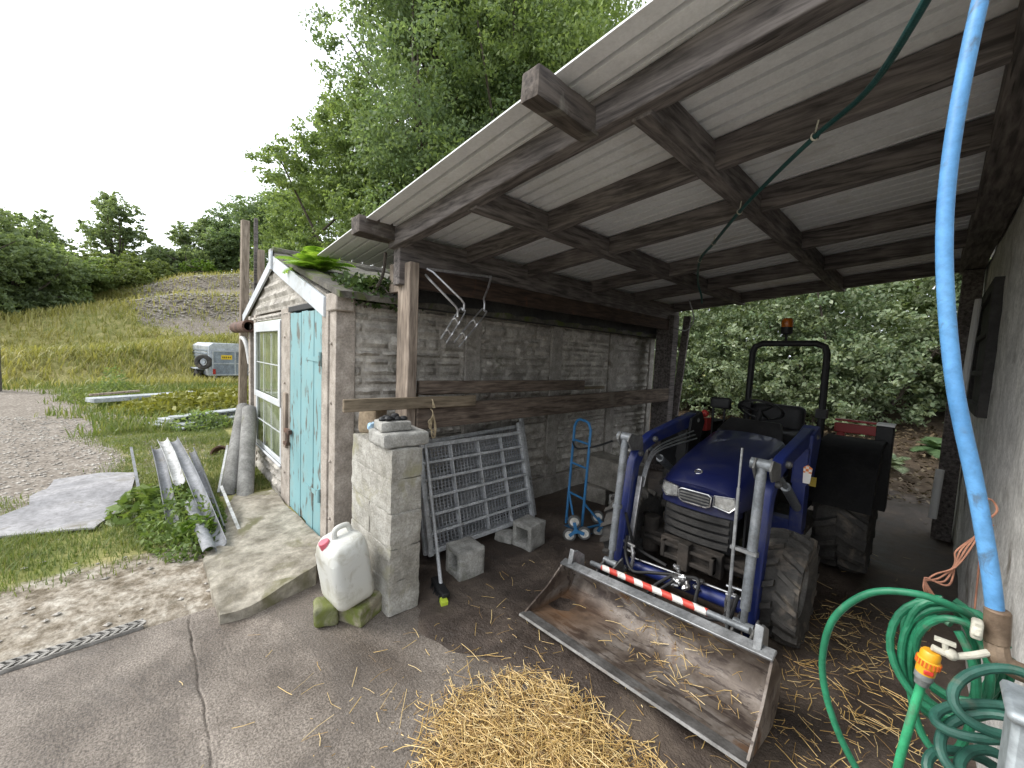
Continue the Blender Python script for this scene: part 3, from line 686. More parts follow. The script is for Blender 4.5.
mb = MB(); rough_block(mb, (-2.405, 1.06, z + .10), (.05, .07, .05), 5, .012, 22, 3, rnd_=.015); mb.top('crumpled_rag', M_bluerag, 'crumpled pale blue rag tucked at the left of the coping slab', 'rag')
mb = MB(); rough_block(mb, (-2.70, 1.19, 1.125), (.16, .13, .19), 7, .012, 7, 17, rotz(20), rnd_=.02); mb.top('rubble_stone', surf('brown_stone', (.16, .12, .08), (.28, .22, .15), 6, .95), 'brown rubble stone wedged between the shed corner and the post', 'stone')
mb = MB(); mb.box((-2.90, 1.22, .9), (-2.86, 1.31, 1.21)); mb.top('timber_offcut', M_post, 'short upright timber offcut behind the brown stone by the shed corner', 'offcut', bevel=.004)
# jerrycan
can = thing('jerrycan', 'dirty white plastic jerrycan propped against the block pier', 'jerrycan', (-2.31, .885, .125))
M_can = paint('milky_plastic', (.72, .72, .67), (.42, .40, .33), .72, .42, 4, dirt=(.55, .52, .42), scale=6) if False else None
m, t, b, o = newmat('milky_plastic'); vec = coords(t)
c1 = mixc(t, mrange(t, noise_n(t, vec, 7, 6, .7, .8), .51, .66, 0, .65), (.50, .50, .465), (.26, .235, .17)); gz_n = N(t, 'SeparateXYZ'); t.links.new(vec, gz_n.inputs[0])
c1 = mixc(t, mrange(t, gz_n.outputs[2], .16, -.05, 0, .55), c1, (.50, .47, .36)); c1 = mixc(t, mrange(t, noise_n(t, coords(t, (40, 40, 9)), 1, 6, .7), .62, .68, 0, .6), c1, (.25, .23, .19))
t.links.new(c1, b.inputs['Base Color']); b.inputs['Roughness'].default_value = .5; b.inputs['Subsurface Weight'].default_value = .15; b.inputs['Subsurface Radius'].default_value = (.03, .03, .025); bump(t, b, noise_n(t, vec, 14, 3), .25, .01)
M_can = m
cr_ = Matrix.Rotation(R_(9), 3, 'X') @ rotz(5)
def rr_ring(hx, hy, z, r, k=5):
    out = []
    for sx, sy, a0 in ((1, 1, 0), (-1, 1, 90), (-1, -1, 180), (1, -1, 270)):
        for i in range(k + 1):
            a = R_(a0 + 90 * i / k); out.append(V((sx * (hx - r) + r * math.cos(a), sy * (hy - r) + r * math.sin(a), z)))
    return out
cb = V((-2.31, .885, .125)); mb = MB(); rings = []
for z_, sx, sy, r in ((0, .8, .8, .03), (.012, .92, .93, .045), (.035, .99, .99, .05), (.06, 1, 1, .05), (.12, .995, .995, .05), (.2, 1.005, 1.005, .05), (.29, 1, 1, .05), (.33, .985, .985, .05), (.37, .90, .94, .05), (.392, .78, .85, .045), (.402, .55, .6, .04)):
    ring = rr_ring(.142 * sx, .115 * sy, z_, r)
    for p in ring:
        if z_ > .3 and p.y < 0: p.z -= .045 * (-p.y / .115) ** 1.5
    rings.append([cb + cr_ @ p for p in ring])
mb.loft(rings); body = mb.build('can_body', M_can, can, smooth=50)
mb = MB(); mb.tube([cb + cr_ @ V(p) for p in spline([(0, -.03, .385), (0, -.025, .43), (0, .0, .448), (0, .045, .445), (0, .06, .43), (0, .068, .39)], 5)], .016, 10); mb.build('carry_handle', M_can, can)
mb = MB(); mb.cyl(cb + cr_ @ V((-.02, -.075, .35)), cb + cr_ @ V((-.02, -.085, .395)), .03, 18); mb.build('cap', paint('pink_cap', (.62, .13, .17), None, .9, .4), can, bevel=.004)
mb = MB(); rough_block(mb, (-2.29, .93, .055), (.24, .20, .125), 9, .012, 7, 11, rotz(25), rnd_=.02); mb.top('mossy_stone', M_stone_moss, 'larger mossy stone under the white jerrycan, touching the pier', 'stone', 'mossy stones under the jerrycan')
mb = MB(); rough_block(mb, (-2.335, .765, .062), (.13, .13, .13), 8, .012, 8, 14, rotz(-18), rnd_=.02); mb.top('mossy_stone', surf('mossy_stone_green', (.14, .145, .08), (.24, .235, .14), 6, .95, 0, .7, 50, (.11, .125, .03), .46, 7), 'smaller bright green mossy stone in front of the jerrycan', 'stone', 'mossy stones under the jerrycan')

# slab at the shed door
mb = MB(); top = [(-2.69, .29, .045), (-2.66, .43, .06), (-2.76, .83, .13), (-3.20, 1.005, .11), (-3.9, 1.0, .075), (-4.75, .98, .07), (-4.85, .66, .055), (-4.2, .45, .05), (-3.48, .285, .04)]
def inside(px, py, poly):
    c = False
    for i in range(len(poly)):
        x1, y1, _ = poly[i]; x2, y2, _ = poly[i - 1]
        if (y1 > py) != (y2 > py) and px < (x2 - x1) * (py - y1) / (y2 - y1) + x1: c = not c
    return c
bm = bmesh.new(); vv = [bm.verts.new(p) for p in top]; f = bm.faces.new(vv)
bmesh.ops.triangulate(bm, faces=[f]); 
for _ in range(5): bmesh.ops.subdivide_edges(bm, edges=[e for e in bm.edges if e.calc_length() > .07], cuts=1); bmesh.ops.triangulate(bm, faces=bm.faces[:])
r_ = bmesh.ops.extrude_face_region(bm, geom=bm.faces[:]); low = [g for g in r_['geom'] if isinstance(g, bmesh.types.BMVert)]
for v_ in low: v_.co.z -= .15
for v_ in bm.verts:
    nv = noise.noise_vector(v_.co * 3.2); v_.co.z += .018 * nv.z + .009 * noise.noise(v_.co * 14); v_.co.x += .012 * nv.x; v_.co.y += .01 * nv.y
bm.verts.index_update(); mb.add([v_.co.copy() for v_ in bm.verts], [[v_.index for v_ in f.verts] for f in bm.faces]); bm.free()
M_slab = surf('worn_slab', (.16, .14, .105), (.34, .31, .255), 7, .95, 0, 1.0, 22, (.13, .12, .065), .53, 2.6, bd=.012)
mb.top('doorstep_slab', M_slab, 'cracked mossy concrete slab sloping in front of the blue shed door', 'slab', smooth=50)

# drain grate along the yard edge
M_drain = surf('dirty_steel_grate', (.20, .19, .175), (.36, .34, .31), 10, .7, .3, .3, 60)
dr = thing('drain_grate', 'narrow herringbone steel drain grate along the yard edge', 'drain', (-2.95, -.5, 0))
mb = MB(); y = -1.6
while y < -.04:
    mb.bar((-2.985, y, .012), (-2.952, y + .03, .012), .013, .012); mb.bar((-2.948, y + .03, .012), (-2.915, y, .012), .013, .012); y += .036
for x in (-2.989, -2.95, -2.913): mb.box((x - .003, -1.6, -.012), (x + .003, -.03, .016))
mb.build('grating', M_drain, dr)
mb = MB(); mb.box((-3.0, -1.6, -.06), (-2.911, -.03, -.008)); mb.build('channel', M_black, dr)

# ================================================================== hollow blocks
def hollow(name, c, rz, label, seed):
    mb = MB(); rm = rotz(rz); w_, d_, h_ = .20, .215, .21; wl = .042
    for cc, sz in (((-w_ / 2 + wl / 2, 0, 0), (wl, d_, h_)), ((w_ / 2 - wl / 2, 0, 0), (wl, d_, h_)), ((0, 0, h_ / 2 - wl / 2), (w_ - .03, d_ - .004, wl)), ((0, 0, -h_ / 2 + wl / 2), (w_ - .03, d_ - .004, wl)), ((0, d_ / 2 - .03, 0), (w_ - .04, .045, h_ - .04))):
        rough_block(mb, V(c) + rm @ V(cc), sz, 6, .004, 14, seed, rm, rnd_=.007)
    return mb.top(name, M_block, label, 'block', 'hollow concrete blocks by the hurdle', smooth=60)
hollow('hollow_block', (-2.245, 1.705, .115), -4, 'hollow concrete block nearer the pier, square hole facing out', 3)
hollow('hollow_block', (-2.255, 2.385, .115), 8, 'chipped hollow concrete block at the right end of the hurdle', 9)
mb = MB(); rough_block(mb, (-2.42, 2.29, .05), (.17, .16, .07), 6, .008, 9, 5, rotz(15), rnd_=.015); mb.top('block_fragment', M_block, 'flat broken piece of block lying left of the chipped hollow block', 'block')

# ================================================================== hurdles against the wall
def hurdle(label, o3, yx, L_, H_, tilt, full, group):
    """galvanised hurdle; local x runs along the wall (+Y), local y up the leaning face"""
    root = thing('metal_hurdle', label, 'hurdle', o3, group)
    ux = V((0, 1, 0)).normalized(); ux = (V((yx, 1, full[1]))).normalized(); uy = V((-math.sin(R_(tilt)), 0, math.cos(R_(tilt)))); uz = ux.cross(uy)
    P = lambda a, c, k=0.: V(o3) + ux * a + uy * c + uz * k
    mb = MB()
    mb.bar(P(0, 0), P(L_, 0), .035, .05, uz); mb.bar(P(0, H_), P(L_, H_), .035, .05, uz); mb.bar(P(0, -.03), P(0, H_ + .03), .04, .035, uz); mb.bar(P(L_, -.06), P(L_, H_ + .10), .042, .036, uz)
    mb.build('frame', M_galv, root, bevel=.006)
    for i in range(1, 6): mb = MB(); mb.bar(P(.01, H_ * i / 6, .014), P(L_ - .01, H_ * i / 6, .014), .022, .026, uz); mb.build('cross_bar', M_galv, root, bevel=.004)
    for f in full[0]: mb = MB(); mb.bar(P(f * L_, .02, .004), P(f * L_, H_ - .02, .004), .01, .04, uz); mb.build('upright', M_galv, root, bevel=.003)
    mb = MB(); n = int(L_ / .034)
    for i in range(1, n): mb.bar(P(L_ * i / n, .01, -.012), P(L_ * i / n, H_ - .01, -.012), .009, .006, uz)
    for i in range(1, 31): mb.bar(P(.01, H_ * i / 31, -.018), P(L_ - .01, H_ * i / 31, -.018), .006, .009, uz)
    mb.build('mesh', M_galv_d, root)
    return root
M_galv = surf('aged_galvanised', (.40, .41, .42), (.56, .57, .58), 7, .6, .15, .15, 70, (.14, .125, .11), .62, 6)
M_galv_d = surf('dark_mesh', (.24, .25, .265), (.36, .37, .385), 7, .65, .2, .1, 70)
hurdle('front galvanised mesh hurdle leaning on the shed wall above two blocks', (-2.50, 1.57, .10), 0, 1.11, .80, 16, ((.26, .52, .76), 0), 'metal hurdles leaning on the wall')
hurdle('rear galvanised hurdle almost hidden behind the front one', (-2.62, 1.60, .05), 0, 1.22, .84, 15, ((.5,), .04), 'metal hurdles leaning on the wall')
# yard brush
br = thing('yard_brush', 'old yard brush with black bristles and lime green tips by the pier', 'brush', (-2.12, 1.42, .02))
mb = MB(); mb.cyl((-2.14, 1.43, .07), (-2.70, 1.62, .88), .0125, 8); mb.build('handle', M_galv, br)
mb = MB(); mb.bar((-2.235, 1.44, .065), (-2.02, 1.395, .06), .055, .03); mb.build('head', M_black, br, bevel=.006)
mb = MB()
for k in range(90): f = k / 89; p = V((-2.235, 1.44, .05)).lerp(V((-2.02, 1.395, .045)), f) + V((rnd(-.01, .01), rnd(-.02, .02), 0)); mb.tube([p, p + V((.02 + rnd(-.01, .01), -.02 + rnd(-.015, .015), -.045))], .0025, 4, False)
mb.build('bristles', M_black, br)
mb = MB(); mb.bar((-2.045, 1.385, .032), (-2.0, 1.372, .022), .045, .035); mb.build('bristle_tips', paint('lime_plastic', (.50, .62, .05), None, .9, .6), br, bevel=.004)

# ================================================================== stair-climbing sack truck
M_truck = paint('blue_truck_paint', (.035, .17, .36), (.10, .07, .05), .70, .45, 16)
M_tyre_g = surf('grey_rubber_wheel', (.07, .07, .07), (.12, .12, .115), 6, .8)
M_hub = surf('grimy_white_hub', (.50, .48, .43), (.66, .64, .59), 9, .6, cc=(.25, .22, .18), ccamt=.58)
tk = thing('sack_truck', 'blue stair-climbing sack truck with two triple wheel sets', 'sack truck', (-2.12, 2.9, 0))
TL, TR = V((-2.265, 2.90, .06)), V((-2.055, 2.86, .02)); up_ = V((.0, .055, 1.0)).normalized()
mb = MB()
a = TL; c_ = TR; pts = [a, a + up_ * .5, a + up_ * .93, a + up_ * .985 + V((.03, -.005, 0)), a + up_ * 1.0 + V((.07, -.015, 0)), c_ + up_ * 1.035 + V((-.07, .012, 0)), c_ + up_ * 1.02 + V((-.03, .005, 0)), c_ + up_ * .965, c_ + up_ * .5, c_]
mb.tube(pts, .0125, 8)
mb.build('frame', M_truck, tk)
for zz in (.30, .58, .80):
    mb = MB(); mb.cyl(a + up_ * zz, c_ + up_ * (zz + .035), .010, 8); mb.build('cross_tube', M_truck, tk)
mb = MB(); mb.bar(a + V((-.02, .07, -.04)), c_ + V((.02, .07, -.005)), .12, .008); mb.build('toe_plate', M_truck, tk)
mb = MB(); mb.tube(spline([a + up_ * .78 + V((0, -.01, 0)), a + up_ * .74 + V((.1, -.06, 0)), c_ + up_ * .83 + V((.06, .02, 0)), c_ + up_ * .87 + V((.17, .10, .02))], 6), .009, 6); mb.build('strap', M_black, tk)
axv = (TR - TL).normalized(); back = V((.52, .62, 0)).normalized()
for s_i, (hub, dz) in enumerate(((V((-2.03, 2.745, .115)), 0), (V((-1.955, 3.03, .12)), 20))):
    mb = MB(); pa = TL if s_i == 0 else TR
    fwd_ = V((.60, .45, 0)).normalized(); sidev = V((-.6, .8, 0)); sidev = V((fwd_.y, -fwd_.x, 0))
    mb.cyl(pa + up_ * .30, hub, .010, 8); mb.cyl(pa + up_ * .06, hub, .010, 8)
    for k in range(3):
        an = R_(90 + 120 * k + dz + 14); wc = hub + (fwd_ * math.cos(an) + V((0, 0, 1)) * math.sin(an)) * .075
        mb.bar(hub + sidev * .012, wc + sidev * .012, .028, .008, sidev)
    mb.cyl(hub - sidev * .02, hub + sidev * .024, .022, 10); spider = mb.build('wheel_spider', M_truck, tk)
    for k in range(3):
        an = R_(90 + 120 * k + dz + 14); wc = hub + (fwd_ * math.cos(an) + V((0, 0, 1)) * math.sin(an)) * .075 - sidev * .012
        mb = MB(); mb.lathe([(.040, -.016), (.052, -.016), (.058, -.008), (.058, .008), (.052, .016), (.040, .016)], wc, sidev, 22, True); w_o = mb.build('wheel', M_tyre_g, spider)
        mb = MB(); mb.lathe([(0, .010), (.02, .013), (.041, .011), (.041, -.011), (0, -.011)], wc, sidev, 20); mb.cyl(wc + sidev * .01, wc + sidev * .022, .008, 8); mb.build('hub', M_hub, spider)
mb = MB(); mb.cyl((-2.03, 2.745, .115), (-1.955, 3.03, .12), .009, 8); mb.build('axle', M_truck, tk)

# blocks in the back corner
M_trough = surf('dirty_concrete', (.17, .155, .13), (.33, .305, .265), 4, .95, 0, .7, 50, (.33, .31, .28), .66, 3)
mb = MB(); rough_block(mb, (-2.37, 3.86, .355), (.66, .34, .32), 10, .012, 6, 23, rotz(-6), rnd_=.02); mb.top('concrete_trough', M_trough, 'big dirty concrete block with white stains resting on smaller blocks', 'block')
for c, s, rz, lab in (((-2.50, 3.78, .095), (.26, .26, .19), 10, 'left grey block holding up the big dirty concrete block'), ((-2.13, 3.72, .095), (.22, .28, .19), -12, 'right pale edged block holding up the big dirty concrete block')):
    mb = MB(); rough_block(mb, c, s, 8, .009, 8, c[0], rotz(rz), rnd_=.015); mb.top('support_block', M_trough if rz > 0 else M_block, lab, 'block')

# ================================================================== steel carrier hung under the wall plate
M_carr = surf('worn_bright_tube', (.40, .40, .41), (.58, .58, .60), 9, .4, .8, .1, 60, (.2, .16, .13), .62, 6)
ca = thing('bike_carrier', 'bent steel tube bicycle carrier hanging from the wall plate', 'carrier', (-2.5, 1.75, 2.0))
mb = MB(); mb.tube([(-2.60, 1.53, 2.225), (-2.60, 2.14, 2.268)], .010, 8); mb.build('top_tube', M_carr, ca)
for yo, pts in ((0, [(-2.60, 1.53, 2.225), (-2.55, 1.55, 2.20), (-2.45, 1.735, 2.02), (-2.45, 1.765, 1.99), (-2.45, 1.765, 1.935)]), (1, [(-2.60, 1.52, 2.18), (-2.52, 1.50, 2.14), (-2.40, 1.655, 1.955), (-2.40, 1.675, 1.93), (-2.40, 1.675, 1.88)]), (2, [(-2.60, 2.14, 2.268), (-2.55, 2.07, 2.16), (-2.5, 1.99, 2.06), (-2.48, 1.985, 2.02), (-2.48, 1.985, 1.965)])):
    mb = MB(); mb.tube(pts, .0085, 8); mb.build('arm', M_carr, ca)
for p0, p1 in (((-2.43, 1.73, 1.925), (-2.36, 1.535, 1.70)), ((-2.47, 1.96, 1.945), (-2.38, 1.66, 1.68))):
    mb = MB(); p0 = V(p0); p1 = V(p1); d_ = (p1 - p0); sv_ = V((.35, .75, -.55)); sv_ = (sv_ - d_ * sv_.dot(d_) / d_.length_squared).normalized() * .024
    mb.tube(spline([p1 - sv_, p0 - sv_, p0 - d_ * .07, p0 + sv_, p1 + sv_], 6), .006, 6)
    for f in (.35, .75): q = p0 + d_ * f; mb.tube(spline([q - sv_, q + V((.01, -.01, .022)), q + sv_], 5), .007, 6)
    for f in (.4, .8): q = p0 + d_ * f; mb.tube(spline([q + sv_ * 1.0, q + sv_ * 1.3 + V((0.01, 0, .018)), q + sv_ * 1.5 + V((0.01, 0, .034))], 4), .006, 6)
    mb.build('hook_rail', M_carr, ca)
# twine on the rail
M_twine = surf('straw_twine', (.34, .27, .17), (.52, .43, .28), 30, .95)
mb = MB()
for k in range(3): mb.tube(spline([(-2.552 + .004 * k, 1.585 + .006 * k, 1.20), (-2.553, 1.58, 1.255), (-2.575, 1.583, 1.256), (-2.595, 1.585, 1.2), (-2.552, 1.585, 1.16), (-2.545, 1.57 - .01 * k, 1.06), (-2.545, 1.58 + .012 * k, .98 + .02 * k), (-2.545, 1.605, .985), (-2.545, 1.61 - .006 * k, 1.06), (-2.548, 1.588, 1.15)], 6), .0045, 6)
mb.tube(spline([(-2.548, 1.588, 1.15), (-2.54, 1.56, 1.12), (-2.54, 1.54, 1.10), (-2.54, 1.55, 1.08), (-2.54, 1.575, 1.09)], 5), .004, 6)
mb.top('baler_twine', M_twine, 'looped pale twine tied round the grey rail and hanging down', 'twine')

# ================================================================== hoses, tap and pipe on the right
M_bluepipe = surf('blue_water_pipe', (.075, .235, .48), (.11, .30, .56), 3, .5, 0, .08, 60, (.075, .14, .22), .57, 26, fine=.35)
mb = MB(); mb.tube(spline([(.21, 1.22, 2.72), (.10, 1.06, 2.62), (.025, 1.0, 2.45), (.0, .985, 2.22), (-.012, .98, 2.0), (-.006, .98, 1.82), (.022, .98, 1.612), (.060, .98, 1.44), (.086, .98, 1.31), (.098, .98, 1.235)], 8), .0106, 14)
mb.top('water_pipe', M_bluepipe, 'bright blue water pipe curving down from the roof to the tap', 'pipe')
M_brass = surf('tarnished_fitting', (.16, .11, .075), (.28, .21, .15), 12, .6, .5)
M_cream = surf('grubby_cream_plastic', (.40, .38, .31), (.54, .52, .44), 12, .6, cc=(.33, .28, .2), ccamt=.6)
tp = thing('standpipe_tap', 'grubby tap with cream clamp fixed below the blue pipe', 'tap', (.1, .98, 1.2))
mb = MB(); mb.cyl((.098, .978, 1.255), (.101, .978, 1.20), .0145, 14); mb.build('coupling', M_brass, tp, bevel=.003)
mb = MB(); mb.box((.072, .95, 1.205), (.085, .968, 1.235)); mb.box((.073, .945, 1.212), (.084, .952, 1.228)); mb.build('clamp', M_cream, tp, bevel=.004)
mb = MB(); mb.tube(spline([(.101, .978, 1.20), (.11, .975, 1.175), (.15, .99, 1.165), (.25, 1.05, 1.16)], 6), .014, 10); mb.build('elbow', M_brass, tp)
mb = MB(); mb.tube(spline([(.095, .97, 1.185), (.075, .955, 1.175), (.055, .945, 1.168), (.034, .94, 1.172)], 5), .0052, 10); mb.ball((.055, .945, 1.170), .009, 10, 8); mb.tube([(.05, .945, 1.17), (.047, .943, 1.186)], .004, 8); mb.cbox((.047, .943, 1.188), (.024, .008, .005)); mb.build('spout', M_cream, tp)
HG = lambda a, b_: surf('green_hose', a, b_, 8, .45, 0, .08, 50, (.10, .13, .095), .60, 16)
M_hose = HG((.014, .13, .065), (.022, .19, .095)); M_hose_d = HG((.016, .070, .052), (.03, .11, .082)); M_hose_b = HG((.025, .23, .10), (.035, .30, .135))
cn_ = thing('hose_connector_line', 'straight green hose hanging from the orange and yellow tap connector', 'hose', (.03, .93, 1.1))
ctop, cbot = V((.034, .94, 1.165)), V((.027, .94, 1.102)); dv = (cbot - ctop).normalized()
mb = MB(); mb.lathe([(0, 0), (.010, 0), (.0125, .004), (.0125, .014), (.0143, .0155), (.0143, .025), (.0125, .0265), (.012, .040), (0, .040)], ctop, dv, 22); c1_ = mb.build('connector', paint('orange_yellow_plastic', (.75, .36, .02), None, .9, .4), cn_)
mb = MB()
for k in range(20):
    an = 2 * math.pi * k / 20; u_ = dv.orthogonal().normalized(); w_ = dv.cross(u_); mb.bar(ctop + dv * .0155 + (u_ * math.cos(an) + w_ * math.sin(an)) * .0143, ctop + dv * .025 + (u_ * math.cos(an) + w_ * math.sin(an)) * .0143, .0026, .002)
mb.build('grip_ring', paint('red_orange_plastic', (.62, .12, .015), None, .9, .45), c1_)
vdir = V((.3, -.95, .05)).normalized(); mb = MB(); mb.cbox(ctop + dv * .033 + V((.003, -.0118, 0)), (.012, .003, .008), rotz(15)); mb.build('release_tab', paint('red_plastic', (.62, .05, .03), None, .9, .4), c1_, bevel=.002)
mb = MB(); mb.lathe([(0, .038), (.0118, .038), (.0118, .05), (.0103, .052), (.009, .062), (0, .062)], ctop, dv, 20); mb.build('nut', surf('grey_ribbed_plastic', (.16, .17, .165), (.24, .25, .245), 20, .6), cn_)
mb = MB(); mb.tube(spline([cbot + dv * -.006, (.020, .938, 1.03), (.013, .935, .95), (.012, .935, .88), (.02, .94, .72), (-.03, 1.0, .3), (-.02, 1.1, .03)], 8), .0064, 12); mb.build('hose', M_hose_b, cn_)
# loose loop and bundle of mid-green hose
mb = MB(); mb.tube(spline([(.09, 1.06, 1.19), (.06, 1.02, 1.218), (.01, 1.0, 1.228), (-.05, 1.0, 1.20), (-.095, 1.0, 1.13), (-.108, 1.0, 1.05), (-.10, 1.0, .975), (-.07, 1.0, .895), (-.02, 1.0, .82), (.05, .99, .74), (.10, 1.0, .70)], 8), .0062, 12)
rb = random.Random(4)
loops = [(.046, 1.03, 1.115, .062, .095, 16), (.060, 1.05, 1.10, .060, .105, -8), (.050, 1.06, 1.09, .050, .115, 26), (.064, 1.04, 1.115, .045, .085, 4), (.072, 1.08, 1.09, .062, .11, -18), (.052, 1.02, 1.07, .040, .12, 12), (.06, 1.07, 1.12, .068, .08, 30)]
def loop(mb, c, rx_, rz_, rot, r, turns=1.0, seed=0, yw=.02):
    n = int(26 * turns); pts = []
    for k in range(n + 1):
        a = 2 * math.pi * k / 26 + R_(rot) + 1.1; u_ = rx_ * math.cos(a) + .006 * noise.noise(V((k * .2, seed, 0))); w_ = rz_ * math.sin(a) + .008 * noise.noise(V((k * .2, seed, 7)))
        pts.append((c[0] + u_ * math.cos(R_(rot)) - .3 * w_ * math.sin(R_(rot)), c[1] + yw * math.sin(a * 1.0 + seed) + .012 * k / 26, c[2] + w_ + .3 * u_ * math.sin(R_(rot))))
    mb.tube(pts, r, 10)
for i, (x, y, z, a_, b_, ro) in enumerate(loops): loop(mb, (x, y, z), a_, b_, ro, .0062, .97, i)
mb.top('garden_hose', M_hose, 'bundle of mid green garden hose looped loosely over the tap', 'hose')
mb = MB(); pts = []
n = 150
for k in range(n + 1):
    f = k / n; a = f * 2 * math.pi * 6.3; rr = .040 + .012 * math.sin(f * 9) ; cx_, cz_ = .098 - .012 * f + .010 * math.sin(f * 14), 1.165 - .235 * f
    pts.append((cx_ + rr * math.cos(a), .90 + .035 * math.sin(a + .6) + .01 * math.sin(f * 11), cz_ + .020 * math.sin(a * 1.0 + 1.1 * math.sin(f * 6)) + .012 * math.cos(a * .5)))
mb.tube(pts, .0068, 10); mb.top('coiled_hose', M_hose_d, 'dark green recoil hose hanging in tight spirals under the tap', 'hose')
M_otw = surf('orange_twine', (.22, .10, .065), (.34, .16, .10), 30, .95)
mb = MB()
for k in range(4): mb.tube(spline([(.085 + .004 * k, 1.15, 1.345), (.075 - .006 * k, 1.12, 1.31 - .006 * k), (.055, 1.08 + .01 * k, 1.27), (.03 + .006 * k, 1.05, 1.255 - .004 * k), (.018, 1.04, 1.235 + .004 * k), (.022 + .004 * k, 1.045, 1.215)], 6), .0016, 5)
mb.tube(spline([(.085, 1.15, 1.345), (.10, 1.16, 1.37), (.09, 1.16, 1.39), (.075, 1.15, 1.375), (.085, 1.15, 1.345)], 5), .0018, 5); mb.tube([(.085, 1.15, 1.34), (.088, 1.14, 1.17)], .0016, 5)
mb.top('orange_twine', M_otw, 'orange baler twine strung from the wall above the hose bundle', 'twine')
mb = MB(); mb.box((.096, .74, .45), (.2, .80, 1.225)); mb.box((.09, .73, 1.218), (.21, .81, 1.232)); mb.top('galvanised_post', surf('pale_galvanised', (.24, .27, .285), (.36, .39, .405), 5, .5, .35, .1, 40), 'square galvanised post at the right edge in front of the coiled hose', 'post', bevel=.006)
# dark hose tied under the roof
mb = MB(); mb.tube(spline([(.0, .95, 2.40), (-.081, 1.241, 2.415), (-.206, 1.598, 2.46), (-.375, 1.828, 2.475), (-.60, 2.13, 2.475), (-.798, 2.388, 2.455), (-1.095, 2.841, 2.44), (-1.32, 3.179, 2.42), (-1.62, 3.9, 2.40), (-1.66, 4.1, 2.30), (-1.69, 4.2, 2.24)], 8), .0095, 10)
mb.top('overhead_hose', surf('dark_teal_hose', (.012, .055, .055), (.025, .09, .088), 8, .4), 'dark green hose tied along the underside of the roof timbers', 'hose')
for p in ((-.375, 1.828, 2.475), (-.798, 2.388, 2.455), (-1.095, 2.841, 2.44), (-1.32, 3.179, 2.42)):
    mb = MB(); mb.lathe([(.013, -.006), (.016, 0), (.013, .006)], p, V((-.6, .75, 0)), 12, True); mb.tube([V(p) + V((0, 0, .013)), V(p) + V((.01, -.015, .05))], .003, 5)
    where = {-.375: 'second rafter', -.798: 'middle purlin crossing', -1.095: 'third rafter', -1.32: 'far bay'}[p[0]]
    mb.top('cable_tie', M_cream, 'pale tie holding the overhead hose at the ' + where, 'tie', 'ties on the overhead hose')
mb = MB(); mb.tube(spline([(-2.30, 5.3, 2.46), (-2.22, 5.3, 2.2), (-2.3, 5.3, 2.06), (-2.42, 5.3, 2.07), (-2.52, 5.4, 2.09)], 7), .008, 8); mb.top('hanging_cable', M_galv, 'pale cable drooping from the roof beside the back post', 'cable')
mb = MB(); mb.cyl((.098, 5.0, .80), (.088, 5.0, .37), .028, 12); mb.top('waste_pipe', M_white, 'short white plastic pipe standing at the back right post', 'pipe')
# ================================================================== tractor with front loader
XT = -1.01
M_tblue = paint('tractor_blue', (.005, .009, .060), (.05, .045, .045), .75, .40, 14, dirt=(.055, .055, .065), coat=.1)
M_lblue = paint('loader_blue', (.009, .021, .135), (.09, .08, .075), .66, .5, 14, dirt=(.09, .09, .105))
M_glass = surf('lamp_glass', (.30, .30, .29), (.50, .50, .48), 10, .2, .4)
M_chrome = surf('grubby_chrome', (.42, .42, .42), (.6, .6, .6), 12, .3, .9, .1, 60)
M_muddy = surf('muddy_iron', (.020, .018, .016), (.06, .05, .042), 9, .85, .2, .6, 50, (.11, .09, .07), .6, 6)
M_ram = surf('grey_ram_paint', (.15, .165, .18), (.235, .25, .265), 6, .5, .3, .1, 60, (.12, .10, .09), .66, 6)
tr_ = thing('tractor', 'dark blue compact tractor with front loader parked under the lean-to', 'tractor', (XT, 3.4, 0))
